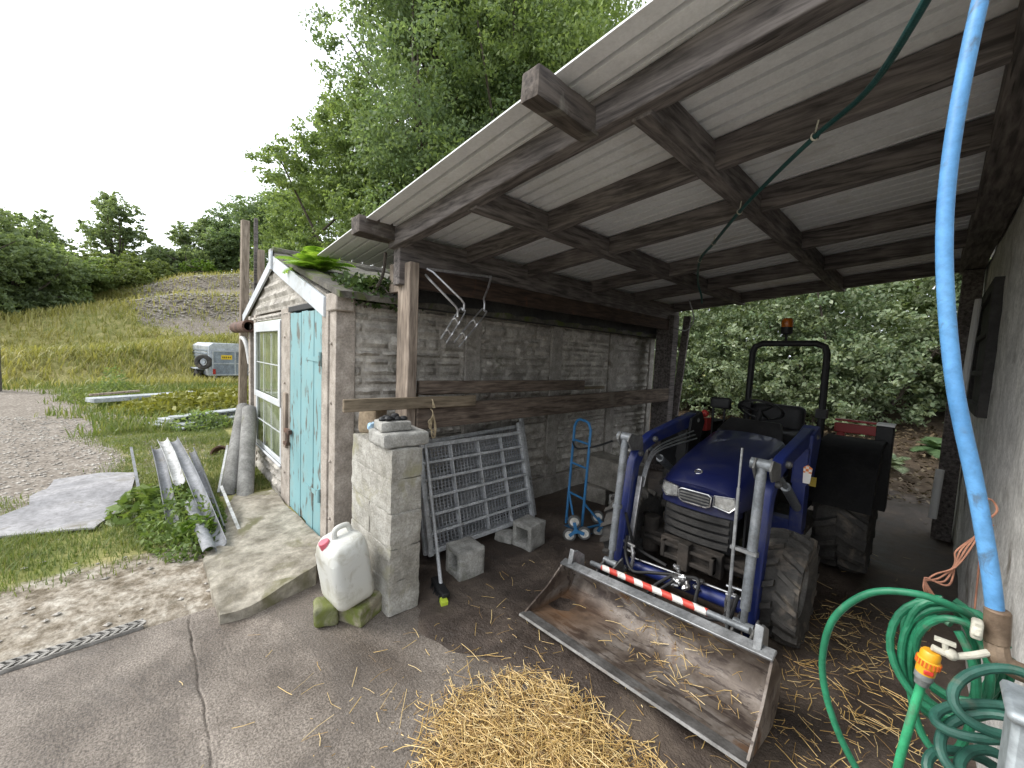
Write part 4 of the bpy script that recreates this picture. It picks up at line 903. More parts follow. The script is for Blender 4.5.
def wheel(name, cx_, cy_, r, w_, lugs, rim_r):
    mb = MB(); ax = (1, 0, 0); h = w_ / 2
    prof = [(rim_r, -h * .72), (rim_r + .02, -h * .86), (r * .78, -h * .98), (r * .85, -h * .96), (r * .89, -h * .8), (r * .90, -h * .3), (r * .90, h * .3), (r * .89, h * .8), (r * .85, h * .96), (r * .78, h * .98), (rim_r + .02, h * .86), (rim_r, h * .72)]
    mb.lathe(prof, (cx_, cy_, r), ax, 40)
    for k in range(lugs):
        for sd_ in (-1, 1):
            a0 = 2 * math.pi * (k + (.5 if sd_ > 0 else 0)) / lugs; rings = []
            for f in (0, .5, 1):
                xx = sd_ * (h * .04 + f * h * .95); aa = a0 + f * (2 * math.pi / lugs) * .55; rt = r if f < 1 else r * .955; rb_ = r * .87 if f < 1 else r * .80; wd = (2 * math.pi / lugs) * .17
                q = lambda rad, an: V((cx_ + xx, cy_ + rad * math.cos(an), r + rad * math.sin(an)))
                rings.append([q(rb_, aa - wd), q(rb_, aa + wd), q(rt, aa + wd * .75), q(rt, aa - wd * .75)])
            mb.loft(rings)
    ty = mb.build(name, M_rubber, tr_, smooth=30)
    s_ = 1 if cx_ > XT else -1; mb = MB()
    mb.lathe([(rim_r + .012, h * .74), (rim_r - .005, h * .70), (rim_r - .02, h * .45), (rim_r * .72, h * .20), (rim_r * .66, h * .12), (rim_r * .3, h * .16), (0, h * .16)], (cx_, cy_, r), (s_, 0, 0), 30)
    mb.lathe([(rim_r + .012, -h * .74), (rim_r - .005, -h * .70), (rim_r - .02, -h * .2), (0, -h * .2)], (cx_, cy_, r), (s_, 0, 0), 30)
    mb.lathe([(0, h * .5), (rim_r * .28, h * .48), (rim_r * .32, h * .1)], (cx_, cy_, r), (s_, 0, 0), 18)
    for k in range(6): an = 2 * math.pi * k / 6; c_ = V((cx_ + s_ * h * .14, cy_ + rim_r * .5 * math.cos(an), r + rim_r * .5 * math.sin(an))); mb.cyl(c_, c_ + V((s_ * .018, 0, 0)), .012, 8)
    mb.build('rim', M_steel_d, ty)
wheel('front_wheel', XT + .505, 2.80, .318, .225, 16, .155); wheel('front_wheel', XT - .505, 2.80, .318, .225, 16, .155)
wheel('rear_wheel', XT + .61, 4.22, .51, .33, 18, .27); wheel('rear_wheel', XT - .61, 4.22, .51, .33, 18, .27)
mb = MB(); mb.bar((XT - .42, 2.80, .32), (XT + .42, 2.80, .32), .10, .10, (0, 0, 1)); mb.box((XT - .16, 2.66, .26), (XT + .16, 2.95, .40))
for s_ in (-1, 1): mb.cyl((XT + s_ * .36, 2.8, .2), (XT + s_ * .36, 2.8, .46), .06, 12); mb.tube([(XT + s_ * .36, 2.70, .34), (XT + s_ * .05, 2.68, .34)], .018, 8)
mb.build('front_axle', M_muddy, tr_, bevel=.01)
mb = MB(); mb.box((XT - .20, 2.62, .27), (XT + .20, 2.68, .42)); mb.box((XT - .17, 2.57, .30), (XT + .17, 2.62, .33)); mb.box((XT - .17, 2.57, .38), (XT + .17, 2.62, .405)); mb.box((XT - .17, 2.565, .30), (XT - .145, 2.625, .405)); mb.box((XT + .145, 2.565, .30), (XT + .17, 2.625, .405)); mb.box((XT - .05, 2.55, .26), (XT + .02, 2.62, .44))
mb.build('bumper', M_muddy, tr_, bevel=.006)
mb = MB(); mb.box((XT - .17, 2.75, .38), (XT + .17, 3.75, .80)); mb.box((XT - .20, 3.6, .25), (XT + .20, 4.5, .75)); mb.build('engine', M_muddy, tr_, bevel=.02)
# bonnet
def hood_ring(y, hw, zb, zt, cr=.07, nose=0.):
    pts = []
    for i in range(13):
        f = i / 12; x = -hw + 2 * hw * f; e = abs(2 * f - 1); z_ = zt - .035 * e ** 2 - .06 * max(0, (e - .72) / .28) ** 2
        pts.append(V((XT + x, y - nose * (1 - e ** 2), z_)))
    return [V((XT - hw * 1.0, y, zb))] + pts + [V((XT + hw * 1.0, y, zb))]
mb = MB(); mb.loft([hood_ring(2.70, .235, .70, .775, nose=.035), hood_ring(2.695, .25, .70, .82, nose=.045), hood_ring(2.73, .262, .70, .865, nose=.04), hood_ring(2.80, .272, .70, .90, nose=.02), hood_ring(3.0, .285, .71, .955), hood_ring(3.3, .295, .74, 1.02), hood_ring(3.62, .30, .76, 1.075)]); hood = mb.build('bonnet', M_tblue, tr_, smooth=40)
mb = MB(); mb.lathe([(.022, -.003), (.026, 0), (.022, .004), (.018, 0)], (XT - .03, 2.745, .888), V((0, -.5, .85)), 20, True); mb.cbox((XT - .03, 2.746, .889), (.034, .008, .005), rotm('X', 30)); mb.build('badge', M_chrome, hood)
M_mud = surf('matt_black_steel', (.006, .006, .007), (.013, .013, .013), 6, .85, 0, .2, 60, spec=.15)
M_strip = surf('dark_panel', (.012, .013, .018), (.024, .025, .03), 8, .5)
mb = MB(); mb.loft([[V((XT - .245, 2.70, .64)), V((XT - .12, 2.672, .64)), V((XT + .12, 2.672, .64)), V((XT + .245, 2.70, .64)), V((XT + .245, 2.80, .64)), V((XT - .245, 2.80, .64))], [V((XT - .25, 2.70, .775)), V((XT - .12, 2.665, .775)), V((XT + .12, 2.665, .775)), V((XT + .25, 2.70, .775)), V((XT + .25, 2.80, .775)), V((XT - .25, 2.80, .775))]]); mb.build('nose_panel', M_tblue, tr_, bevel=.006)
for s_ in (-1, 1):
    mb = MB(); pl = [(XT + s_ * .115, 2.662, .715), (XT + s_ * .118, 2.660, .785), (XT + s_ * .225, 2.690, .79), (XT + s_ * .24, 2.695, .735), (XT + s_ * .205, 2.682, .695)]
    mb.prism(pl, (0, -.018, 0)); hl = mb.build('headlight', M_glass, tr_, bevel=.008)
    mb = MB(); q = [V(p) + V((0, -.019, 0)) for p in pl]; mb.tube(q + [q[0]], .005, 6); mb.build('lamp_bezel', M_chrome, hl)
mb = MB(); mb.prism([(XT - .105, 2.655, .70), (XT - .11, 2.655, .775), (XT + .10, 2.655, .775), (XT + .095, 2.655, .70), (XT + .07, 2.655, .69), (XT - .08, 2.655, .69)], (0, -.008, 0)); gr = mb.build('upper_grille', M_strip, tr_)
mb = MB(); q = [V((XT - .105, 2.645, .705)), V((XT - .11, 2.645, .765)), V((XT - .09, 2.645, .778)), V((XT + .08, 2.645, .778)), V((XT + .10, 2.645, .765)), V((XT + .095, 2.645, .705)), V((XT + .07, 2.645, .69)), V((XT - .08, 2.645, .69))]; mb.tube(q + [q[0]], .0055, 6)
mb.build('grille_surround', M_chrome, gr)
mb = MB()
for k in range(3): mb.box((XT - .10, 2.638, .712 + k * .02), (XT + .09, 2.648, .720 + k * .02))
mb.build('grille_bars', surf('grille_slat', (.09, .09, .085), (.15, .15, .145), 9, .5), gr)
mb = MB(); mb.box((XT - .225, 2.70, .40), (XT + .225, 2.86, .645))
low = mb.build('lower_grille', M_black, tr_, bevel=.02)
mb = MB()
for k in range(4):
    z0 = .425 + k * .055; mb.loft([[V((XT + x, 2.70 - .035 * (1 - (x / .21) ** 2), z0)), V((XT + x, 2.685 - .035 * (1 - (x / .21) ** 2), z0 + .012)), V((XT + x, 2.685 - .035 * (1 - (x / .21) ** 2), z0 + .034)), V((XT + x, 2.70 - .03 * (1 - (x / .21) ** 2), z0 + .044))] for x in np.linspace(-.205, .205, 11)])
mb.build('grille_slats', surf('grille_plastic', (.018, .0175, .017), (.042, .04, .038), 9, .6, 0, .3, 60), low)
mb = MB()
for s_ in (-1, 1): mb.tube([(XT + s_ * .256, 2.735, .715), (XT + s_ * .287, 3.0, .735), (XT + s_ * .296, 3.3, .765), (XT + s_ * .301, 3.6, .785)], .006, 6)
mb.tube([(XT - .262, 2.745, .775), (XT - .12, 2.700, .792), (XT + .12, 2.700, .792), (XT + .262, 2.745, .775)], .004, 6); mb.build('bonnet_seam', M_black, hood)
for s_ in (-1, 1):
    mb = MB(); mb.prism([(XT + s_ * .255, 2.80, .44), (XT + s_ * .255, 2.80, .70), (XT + s_ * .255, 3.55, .76), (XT + s_ * .255, 3.55, .50)], (s_ * .012, 0, 0)); mb.build('side_panel', M_black, tr_)
# dash, steering wheel, seat, roll bar, wings
mb = MB(); mb.loft([[V((XT - .25, 3.62, .76)), V((XT + .25, 3.62, .76)), V((XT + .25, 3.62, 1.06)), V((XT - .25, 3.62, 1.06))], [V((XT - .2, 3.82, .76)), V((XT + .2, 3.82, .76)), V((XT + .2, 3.80, 1.17)), V((XT - .2, 3.80, 1.17))]]); mb.build('dashboard', M_black, tr_, bevel=.02)
mb = MB(); c_ = V((XT, 3.93, 1.24)); axs = V((0, .55, .83)).normalized(); mb.lathe([(.165, -.012), (.178, 0), (.165, .012), (.152, 0)], c_, axs, 30, True)
for k in range(3):
    an = 2 * math.pi * k / 3 + .5; u_ = axs.orthogonal().normalized(); w_ = axs.cross(u_); mb.bar(c_ - axs * .02, c_ + (u_ * math.cos(an) + w_ * math.sin(an)) * .16, .022, .01, axs)
mb.cyl(c_ - axs * .30, c_, .022, 10); mb.build('steering_wheel', M_black, tr_)
mb = MB(); rough_block(mb, (XT, 4.30, .98), (.46, .42, .13), 8, .004, 5, 2, rnd_=.045); rough_block(mb, (XT, 4.50, 1.13), (.44, .12, .26), 8, .004, 5, 3, rotm('X', -8), rnd_=.05); mb.build('seat', M_black, tr_, smooth=60)
mb = MB(); mb.box((XT - .12, 4.1, .7), (XT + .12, 4.5, .92)); mb.box((XT - .47, 3.45, .42), (XT + .47, 4.0, .46)); mb.build('footplate', M_muddy, tr_, bevel=.006)
for s_ in (-1, 1):
    mb = MB(); x0 = XT + s_ * .42; x1 = XT + s_ * .79; rings = []
    for k in range(11):
        an = R_(12 + 150 * k / 10); y_ = 4.24 - .60 * math.cos(an) ; z_ = .50 + .60 * math.sin(an)
        z_ = min(z_, 1.06); y2 = 4.24 - .575 * math.cos(an); z2 = min(.5 + .575 * math.sin(an), 1.035)
        rings.append([V((x0, y_, z_)), V((x1, y_, z_)), V((x1, y2, z2)), V((x0, y2, z2))])
    mb.loft(rings); mb.prism([(x0, 3.66, .55), (x0, 3.75, .92), (x0, 3.95, 1.05), (x0, 4.6, 1.05), (x0, 4.8, .75), (x0, 4.5, .55)], (s_ * .012, 0, 0)); mb.build('mudguard', M_mud, tr_, smooth=30)
rz_ = 1.845; mb = MB(); xl, xr, yr = XT - .255 + .0, XT + .345, 4.46
mb.tube([(xl, yr, .65), (xl, yr, 1.2), (xl + .005, yr, rz_ - .09), (xl + .025, yr, rz_ - .03), (xl + .09, yr, rz_), (xr - .09, yr, rz_ + .004), (xr - .025, yr, rz_ - .025), (xr - .005, yr, rz_ - .085), (xr, yr, 1.2), (xr, yr, .65)], .029, 10)
for x in (xl, xr): mb.box((x - .04, yr - .05, 1.18), (x + .04, yr + .05, 1.26))
rops = mb.build('roll_bar', M_black, tr_)
bx = XT + .02; mb = MB(); mb.cyl((bx, yr, rz_ + .02), (bx, yr, rz_ + .09), .011, 8); mb.lathe([(0, 0), (.03, 0), (.047, .015), (.047, .07), (0, .07)], (bx, yr, rz_ + .085), (0, 0, 1), 20); bc = mb.build('beacon', M_black, rops)
M_amber = paint('amber_lens', (.45, .12, .012), None, .9, .25); mb = MB(); mb.lathe([(.045, .07), (.047, .075), (.047, .125), (.042, .145), (.03, .155), (0, .158)], (bx, yr, rz_ + .085), (0, 0, 1), 22); mb.build('beacon_lens', M_amber, bc)
mb = MB(); rough_block(mb, (-1.335, 3.92, 1.265), (.175, .07, .105), 6, .003, 8, 2, rnd_=.025); mb.cyl((-1.40, 3.93, .9), (-1.40, 3.93, 1.23), .012, 8); mb.cyl((-1.30, 3.93, .9), (-1.30, 3.93, 1.23), .010, 8); mb.build('work_lamp', M_black, tr_)
mb = MB(); mb.box((-.30, 4.50, .45), (-.19, 4.66, 1.165)); sp_ = mb.build('side_panel', M_black, tr_, bevel=.008)
mb = MB(); mb.box((-.30, 4.495, 1.167), (-.188, 4.665, 1.182)); mb.build('panel_cap', M_white, sp_)
M_red = paint('red_linkage', (.40, .035, .03), (.1, .05, .04), .72, .45, 10)
mb = MB(); mb.box((-.62, 4.85, 1.03), (-.30, 4.92, 1.115)); mb.box((-.60, 4.88, .5), (-.54, 4.94, 1.05)); mb.box((-.62, 4.845, 1.135), (-.28, 4.905, 1.155)); mb.build('rear_linkage', M_red, tr_, bevel=.006)
mb = MB(); mb.box((XT - .43, 3.80, 1.0), (XT - .39, 3.9, 1.12)); mb.ball((XT - .385, 3.72, 1.17), .035, 10, 8); mb.build('control_lever', M_red, tr_)
mb = MB(); mb.box((-.575, 3.40, .80), (-.50, 3.41, .865)); mb.build('warning_plate', paint('yellow_plate', (.42, .30, .03), (.04, .04, .03), .6, .5, 30), tr_)
tagm, t, b, o = newmat('hazard_tag'); vz = N(t, 'SeparateXYZ'); t.links.new(coords(t), vz.inputs[0]); ck = N(t, 'TexChecker'); ck.inputs['Scale'].default_value = 55; ck.inputs[1].default_value = (.75, .22, .05, 1); ck.inputs[2].default_value = (.75, .70, .62, 1); t.links.new(coords(t), ck.inputs[0]); t.links.new(mixc(t, mrange(t, vz.outputs[2], .895, .90), (.78, .76, .72), ck.outputs[0]), b.inputs['Base Color'])
mb = MB(); mb.prism([(-.565, 3.34, .825), (-.525, 3.34, .825), (-.518, 3.34, .935), (-.545, 3.34, .955), (-.568, 3.34, .935)], (0, .004, 0)); mb.build('hanging_tag', tagm, tr_)
# loader
def boom(xc):
    prof = [(3.62, 1.06), (3.62, 1.175), (3.50, 1.19), (2.78, 1.085), (2.60, 1.01), (2.53, .90), (2.42, .17), (2.44, .10), (2.50, .11), (2.612, .86), (2.70, .965), (2.84, 1.005), (3.5, 1.075)]
    mb = MB(); mb.prism([(xc - .03, y, z) for y, z in prof], (.06, 0, 0)); return mb.build('loader_arm', M_lblue, tr_, bevel=.008)
for s_ in (-1, 1):
    xa = XT + s_ * .42; arm = boom(xa)
    for y_, z_ in ((3.55, 1.125), (2.80, 1.04), (2.60, .96), (2.47, .15)):
        mb = MB(); mb.cyl((xa - .052, y_, z_), (xa + .052, y_, z_), .022, 12); mb.cyl((xa - .060, y_, z_), (xa + .060, y_, z_), .012, 6); mb.build('pivot_pin', M_steel_d, arm)
    mb = MB(); mb.box((xa - .04, 3.36, .42), (xa + .04, 3.50, 1.06)); mb.prism([(xa - .05, 3.36, .8), (xa - .05, 3.56, .8), (xa - .05, 3.70, 1.10), (xa - .05, 3.62, 1.20), (xa - .05, 3.42, 1.15)], (.1, 0, 0)) ; mb.bar((XT + s_ * .15, 3.42, .48), (xa, 3.42, .48), .10, .10); mb.build('loader_mast', M_lblue if s_ > 0 else M_black, tr_, bevel=.006)
    mb = MB(); mb.cyl((xa, 3.43, .60), (xa, 2.98, .86), .030, 14); mb.cyl((xa, 2.99, .855), (xa, 2.80, .965), .016, 10); mb.build('lift_ram', M_ram, tr_)
    # bucket ram in front of the drop leg
    tp_ = V((xa - .01, 2.46, 1.085)); bt = V((xa - .01, 2.37, .205)); d_ = (bt - tp_)
    mb = MB(); mb.cyl(tp_ + d_ * .02, tp_ + d_ * .90, .0255, 16); mb.cyl(tp_ + d_ * .90, bt, .018, 12); mb.cyl(tp_ + V((-.055, 0, 0)), tp_ + V((.055, 0, 0)), .032, 14); mb.cyl(bt + V((-.05, 0, 0)), bt + V((.05, 0, 0)), .024, 12); mb.lathe([(.030, -.012), (.034, -.012), (.034, .012), (.030, .012)], tp_ + d_ * .55, d_, 16, True); mb.build('bucket_ram', M_ram, tr_)
    mb = MB(); mb.prism([(xa - .045, 2.44, 1.12), (xa - .045, 2.40, 1.07), (xa - .045, 2.46, 1.0), (xa - .045, 2.62, .98), (xa - .045, 2.60, 1.08)], (.012, 0, 0)); mb.prism([(xa + .035, 2.44, 1.12), (xa + .035, 2.40, 1.07), (xa + .035, 2.46, 1.0), (xa + .035, 2.62, .98), (xa + .035, 2.60, 1.08)], (.012, 0, 0)); mb.build('ram_bracket', M_steel_d, tr_, bevel=.003)
    mb = MB()
    for k in range(3): mb.tube(spline([(xa - s_ * (.055 + .016 * k), 3.45, 1.04 - .03 * k), (xa - s_ * (.052 + .014 * k), 2.85, .99 - .012 * k), (xa - s_ * (.05 + .012 * k), 2.68, .90), (xa - s_ * (.05 + .012 * k), 2.60, .72)], 6), .0065, 7)
    mb.build('hydraulic_pipe', M_steel, tr_)
    mb = MB(); mb.bar((xa - s_ * .058, 2.585, .80), (xa - s_ * .058, 2.50, .30), .036, .028, (0, 1, .1)) if s_ < 0 else mb.tube([(xa - .058, 2.57, .62), (xa - .058, 2.50, .30)], .009, 8)
    mb.build('pipe_cover', M_carr, tr_, bevel=.004)
    mb = MB()
    for k in range(2): mb.cyl((xa - s_ * .03, 2.46 - .0 * k, .30 + .05 * k), (xa - s_ * .13, 2.44, .30 + .05 * k), .009, 8)
    mb.tube(spline([(xa - s_ * .10, 2.45, .34), (xa - s_ * .12, 2.44, .26), (xa - s_ * .11, 2.43, .18)], 5), .013, 8); mb.build('pipe_fittings', M_chrome, tr_)
    mb = MB(); mb.prism([(xa - .05, 2.43, .24), (xa - .05, 2.30, .20), (xa - .05, 2.16, .10), (xa - .05, 2.22, .03), (xa - .05, 2.46, .06)], (.012, 0, 0)); mb.prism([(xa + .04, 2.43, .24), (xa + .04, 2.30, .20), (xa + .04, 2.16, .10), (xa + .04, 2.22, .03), (xa + .04, 2.46, .06)], (.012, 0, 0)); mb.build('bucket_link', M_steel_d, tr_, bevel=.003)
mb = MB(); mb.cyl((XT - .42, 2.53, .165), (XT + .42, 2.53, .215), .040, 18); mb.build('torque_tube', M_lblue, tr_)
mb = MB(); mb.cyl((XT - .35, 2.50, .235), (XT + .33, 2.50, .285), .007, 8); mb.build('cross_pipe', M_chrome, tr_)
# level rod beside the right-hand ram
mb = MB(); mb.tube([(-.70, 2.44, 1.16), (-.692, 2.41, .92)], .006, 7); mb.tube([(-.692, 2.41, .94), (-.685, 2.385, .72), (-.67, 2.34, .16)], .009, 8); mb.box((-.70, 2.375, .60), (-.57, 2.40, .618)); mb.build('level_rod', M_steel, tr_)
# hydraulic couplings and hoses in the middle
mb = MB()
cq = V((XT + .02, 2.46, .245)); mb.cbox(cq, (.11, .04, .05), rotz(5))
rq = random.Random(2)
for k in range(11):
    p = cq + V((rq.uniform(-.10, .12), rq.uniform(-.04, .03), rq.uniform(-.03, .05))); d_ = V((rq.uniform(-1, 1), rq.uniform(-1, .2), rq.uniform(-.4, .8))).normalized() * .045; mb.cyl(p, p + d_, .011, 8); mb.lathe([(.010, 0), (.017, 0), (.017, .012), (.010, .012)], p + d_ * .5, d_, 6, True)
mb.build('hydraulic_couplings', M_chrome, tr_)
for pts in ([(XT - .36, 2.45, .40), (XT - .36, 2.44, .28), (XT - .28, 2.40, .20), (XT - .16, 2.41, .235), (XT - .02, 2.45, .27)], [(XT + .06, 2.45, .29), (XT + .14, 2.43, .31), (XT + .15, 2.38, .20), (XT + .20, 2.36, .15), (XT + .30, 2.38, .18), (XT + .34, 2.42, .30)], [(XT - .03, 2.44, .26), (XT - .10, 2.38, .19), (XT - .14, 2.33, .12)], [(XT - .01, 2.43, .24), (XT - .07, 2.36, .17), (XT - .10, 2.31, .1)], [(XT - .39, 2.46, .55), (XT - .34, 2.50, .34), (XT - .3, 2.55, .28), (XT - .1, 2.52, .27)], [(XT + .36, 2.42, .33), (XT + .34, 2.37, .18), (XT + .33, 2.34, .06)]):
    mb = MB(); mb.tube(spline(pts, 7), .0105, 9); mb.build('hydraulic_hose', M_black, tr_)
# ---- bucket: end profiles (y, z), lofted; right end sits a little higher
XL, XR = -1.585, -.368
PL = [(1.66, .050), (1.80, .030), (1.95, .016), (2.07, .022), (2.135, .06), (2.165, .12), (2.15, .18), (2.095, .225), (2.03, .255)]
PR = [(1.645, .118), (1.78, .085), (1.90, .055), (2.00, .048), (2.055, .09), (2.075, .16), (2.06, .25), (1.99, .34), (1.895, .415)]
def bk(f, i, off=0.):
    y = PL[i][0] + (PR[i][0] - PL[i][0]) * f; z = PL[i][1] + (PR[i][1] - PL[i][1]) * f
    return V((XL + (XR - XL) * f, y, z))
M_edge = surf('scuffed_edge_steel', (.12, .115, .11), (.22, .215, .21), 8, .6, .5, .2, 60, (.10, .07, .05), .6, 6)
M_bucket, t, b, o = newmat('worn_bucket_steel'); vec = coords(t)
n1 = noise_n(t, vec, 3.2, 6, .65, .6); n2 = noise_n(t, vec, 30, 5, .7); n3 = noise_n(t, coords(t, (3, 14, 9)), 1.6, 6, .7, .4)
col = ramp(t, n1, [(.36, (.065, .047, .038)), (.48, (.16, .13, .108)), (.57, (.27, .24, .215)), (.66, (.17, .10, .06))]); col = mixc(t, mrange(t, n3, .52, .58, 0, .85), col, (.055, .04, .035)); col = mixc(t, .5, col, ramp(t, n2, [(.3, (.5, .48, .46)), (.7, (1, 1, 1))]), 'MULTIPLY')
sz_ = N(t, 'SeparateXYZ'); t.links.new(vec, sz_.inputs[0]); lowm = mrange(t, sz_.outputs[2], .075, .03); leftm = mrange(t, sz_.outputs[0], -.12, -.42); pm_ = N(t, 'Math', operation='MULTIPLY'); t.links.new(lowm, pm_.inputs[0]); t.links.new(leftm, pm_.inputs[1]); pm2 = N(t, 'Math', operation='MULTIPLY'); t.links.new(pm_.outputs[0], pm2.inputs[0]); t.links.new(mrange(t, n1, .38, .55, .2, .8), pm2.inputs[1]); col = mixc(t, pm2.outputs[0], col, (.17, .085, .035))
t.links.new(col, b.inputs['Base Color']); b.inputs['Metallic'].default_value = .25; t.links.new(mrange(t, n1, .3, .7, .45, .8), b.inputs['Roughness']); bump(t, b, n2, .3, .006)
mb = MB(); NS = 24; th = .010; rings = []
for k in range(NS + 1):
    f = k / NS; inn = [bk(f, i) for i in range(9)]; out = []
    for i in range(9):
        t_ = inn[min(i + 1, 8)] - inn[max(i - 1, 0)]; nn_ = V((0, t_.z, -t_.y)).normalized(); out.append(inn[i] + nn_ * th)
    dent = .004 * noise.noise(V((f * 6, 1, 1)))
    rings.append([p + V((0, 0, dent if i > 0 else 0)) for i, p in enumerate(inn)] + out[::-1])
mb.loft(rings); bucket = mb.build('bucket', M_bucket, tr_, smooth=40)
for f, sg_ in ((0, -1), (1, 1)):
    mb = MB(); mb.prism([bk(f, i) + V((0, 0, .0)) for i in range(9)] + [bk(f, 8).lerp(bk(f, 0), .5) + V((0, .03, -.005))], (sg_ * .010, 0, 0)); mb.build('bucket_side', M_bucket, bucket)
mb = MB(); a = bk(0, 0); c_ = bk(1, 0); mb.loft([[a + V((-.01, -.028, .004)), a + V((-.01, .055, -.012)), a + V((-.01, .055, .004)), a + V((-.01, -.02, .014))], [c_ + V((.01, -.028, .004)), c_ + V((.01, .055, -.026)), c_ + V((.01, .055, -.008)), c_ + V((.01, -.02, .014))]]); mb.build('cutting_edge', M_edge, bucket)
mb = MB(); a = bk(0, 8); c_ = bk(1, 8); mb.bar(a + V((-.012, .004, .004)), c_ + V((.012, .004, .004)), .055, .014, (0, -.35, .9)); mb.build('top_edge', M_steel, bucket, bevel=.003)
for f, yo in ((.045, 0), (.955, 0)):
    p = bk(f, 8); mb = MB(); h_ = .085; mb.cbox(p + V((0, .012, h_ / 2 + .006)), (.034, .018, h_ + .02), rotm('X', -14)); mb.prism([p + V((-.005, .02, -.02)), p + V((-.005, .03, h_ * .9)), p + V((-.005, .07, h_ * .95)), p + V((-.005, .15, h_ * .3)), p + V((-.005, .16, -.08))], (.012, 0, 0)); mb.build('bucket_bracket', M_steel, bucket, bevel=.003)
mst, t, b, o = newmat('hazard_tape'); sx = N(t, 'SeparateXYZ'); t.links.new(coords(t), sx.inputs[0])
ma = N(t, 'Math', operation='MULTIPLY_ADD'); t.links.new(sx.outputs[1], ma.inputs[0]); ma.inputs[1].default_value = .9; t.links.new(sx.outputs[0], ma.inputs[2])
mm = N(t, 'Math', operation='PINGPONG'); t.links.new(ma.outputs[0], mm.inputs[0]); mm.inputs[1].default_value = .055; st = mrange(t, mm.outputs[0], .026, .028)
col = mixc(t, st, (.72, .70, .66), (.58, .07, .05)); col = mixc(t, mrange(t, noise_n(t, coords(t), 22, 5, .7), .58, .66, 0, .8), col, (.26, .24, .22)); t.links.new(col, b.inputs['Base Color']); b.inputs['Roughness'].default_value = .5
BA, BB = V((-1.53, 2.27, .195)), V((-.50, 2.10, .355))
mb = MB(); mb.cyl(BA, BB, .017, 14); rod = mb.build('quick_hitch_bar', M_ram, tr_)
mb = MB(); mb.cyl(BA.lerp(BB, .10), BA.lerp(BB, .80), .0195, 14); mb.build('striped_tape', mst, rod)
# ================================================================== things lying about on the left
def G(x, y, dz=0.): return V((x, y, gz(x, y) + dz))
M_mat = surf('old_rubber_mat', (.22, .215, .22), (.34, .33, .335), 3, .8, 0, .4, 30, (.17, .155, .13), .55, 3)
pl = [(-4.86, -.85), (-4.54, -.32), (-4.9, -.22), (-5.5, -.12), (-6.26, -.08), (-6.42, -.40), (-6.40, -.74), (-5.95, -.74), (-5.75, -.82), (-5.5, -.79), (-5.2, -1.05), (-4.95, -1.25), (-4.75, -1.1)]
bm = bmesh.new(); vv = [bm.verts.new((x, y, 0)) for x, y in pl]; f = bm.faces.new(vv); bmesh.ops.triangulate(bm, faces=[f])
for _ in range(4): bmesh.ops.subdivide_edges(bm, edges=[e for e in bm.edges if e.calc_length() > .09], cuts=1); bmesh.ops.triangulate(bm, faces=bm.faces[:])
for v_ in bm.verts: v_.co.z = gz(v_.co.x, v_.co.y) + .035 + .008 * noise.noise(V((v_.co.x * 5, v_.co.y * 5, 2))) + .012 * noise.noise(V((v_.co.x * 1.7, v_.co.y * 1.7, 2)))
r_ = bmesh.ops.extrude_face_region(bm, geom=bm.faces[:])
for g in r_['geom']:
    if isinstance(g, bmesh.types.BMVert): g.co.z -= .014
bm.verts.index_update(); mb = MB(); mb.add([v_.co.copy() for v_ in bm.verts], [[v_.index for v_ in f.verts] for f in bm.faces]); bm.free()
mb.top('rubber_mat', M_mat, 'ragged flat grey mat lying on the ground left of the nettles', 'mat', smooth=30)
# half-round gutter lengths thrown down by the shed
M_gut = surf('grey_gutter_plastic', (.15, .155, .165), (.25, .255, .265), 4, .6, 0, .1, 40, (.14, .13, .11), .58, 5)
M_gut_w = surf('white_gutter_plastic', (.36, .36, .35), (.54, .54, .53), 5, .6, 0, .1, 40, (.20, .19, .16), .54, 9)
def gutter(a, b, r, mat, label, bow=.05, roll=0, half=True):
    pts = spline([V(a), (V(a) + V(b)) / 2 + V((0, .0, bow)), V(b)], 8); mb = MB(); rings = []
    for i, p in enumerate(pts):
        t_ = (pts[min(i + 1, len(pts) - 1)] - pts[max(i - 1, 0)]).normalized(); s_ = t_.cross(V((0, 0, 1))).normalized(); u_ = s_.cross(t_); ring = []
        s2 = s_ * math.cos(R_(roll)) + u_ * math.sin(R_(roll)); u2 = u_ * math.cos(R_(roll)) - s_ * math.sin(R_(roll))
        for k in range(11): an = math.pi * (1 + k / 10); ring.append(p + (s2 * math.cos(an) + u2 * math.sin(an)) * r)
        for k in range(10, -1, -1): an = math.pi * (1 + k / 10); ring.append(p + (s2 * math.cos(an) + u2 * math.sin(an)) * (r - .004))
        rings.append(ring)
    mb.loft(rings); return mb.top('gutter_length', mat, label, 'gutter', 'gutters dumped in the weeds')
gutter((-3.64, .40, .075), (-5.9, .22, .50), .047, M_gut, 'longest grey half-round gutter with its end on the bare ground', .06, 20)
gutter((-3.56, .33, .065), (-4.35, .27, .20), .045, M_gut, 'short flat grey gutter poking out below the longest one', .0, 160)
gutter((-4.25, .15, .12), (-5.7, .08, .47), .045, M_gut, 'grey gutter on the nettle side with weeds growing through', .05, -15)
gutter((-4.75, .22, .30), (-5.85, .13, .52), .045, M_gut_w, 'white gutter length lying on top of the grey gutters', .04, 10)
gutter((-3.95, .44, .07), (-5.55, .36, .42), .036, M_gut, 'narrow grey gutter lying tight against the shed side of the longest one', .03, 60)
mb = MB(); mb.bar((-4.9, -.06, .25), (-5.75, -.12, .47), .022, .008); mb.top('plastic_batten', M_gut, 'thin white batten slanting out of the nettles left of the gutters', 'batten', 'white battens in the weeds')
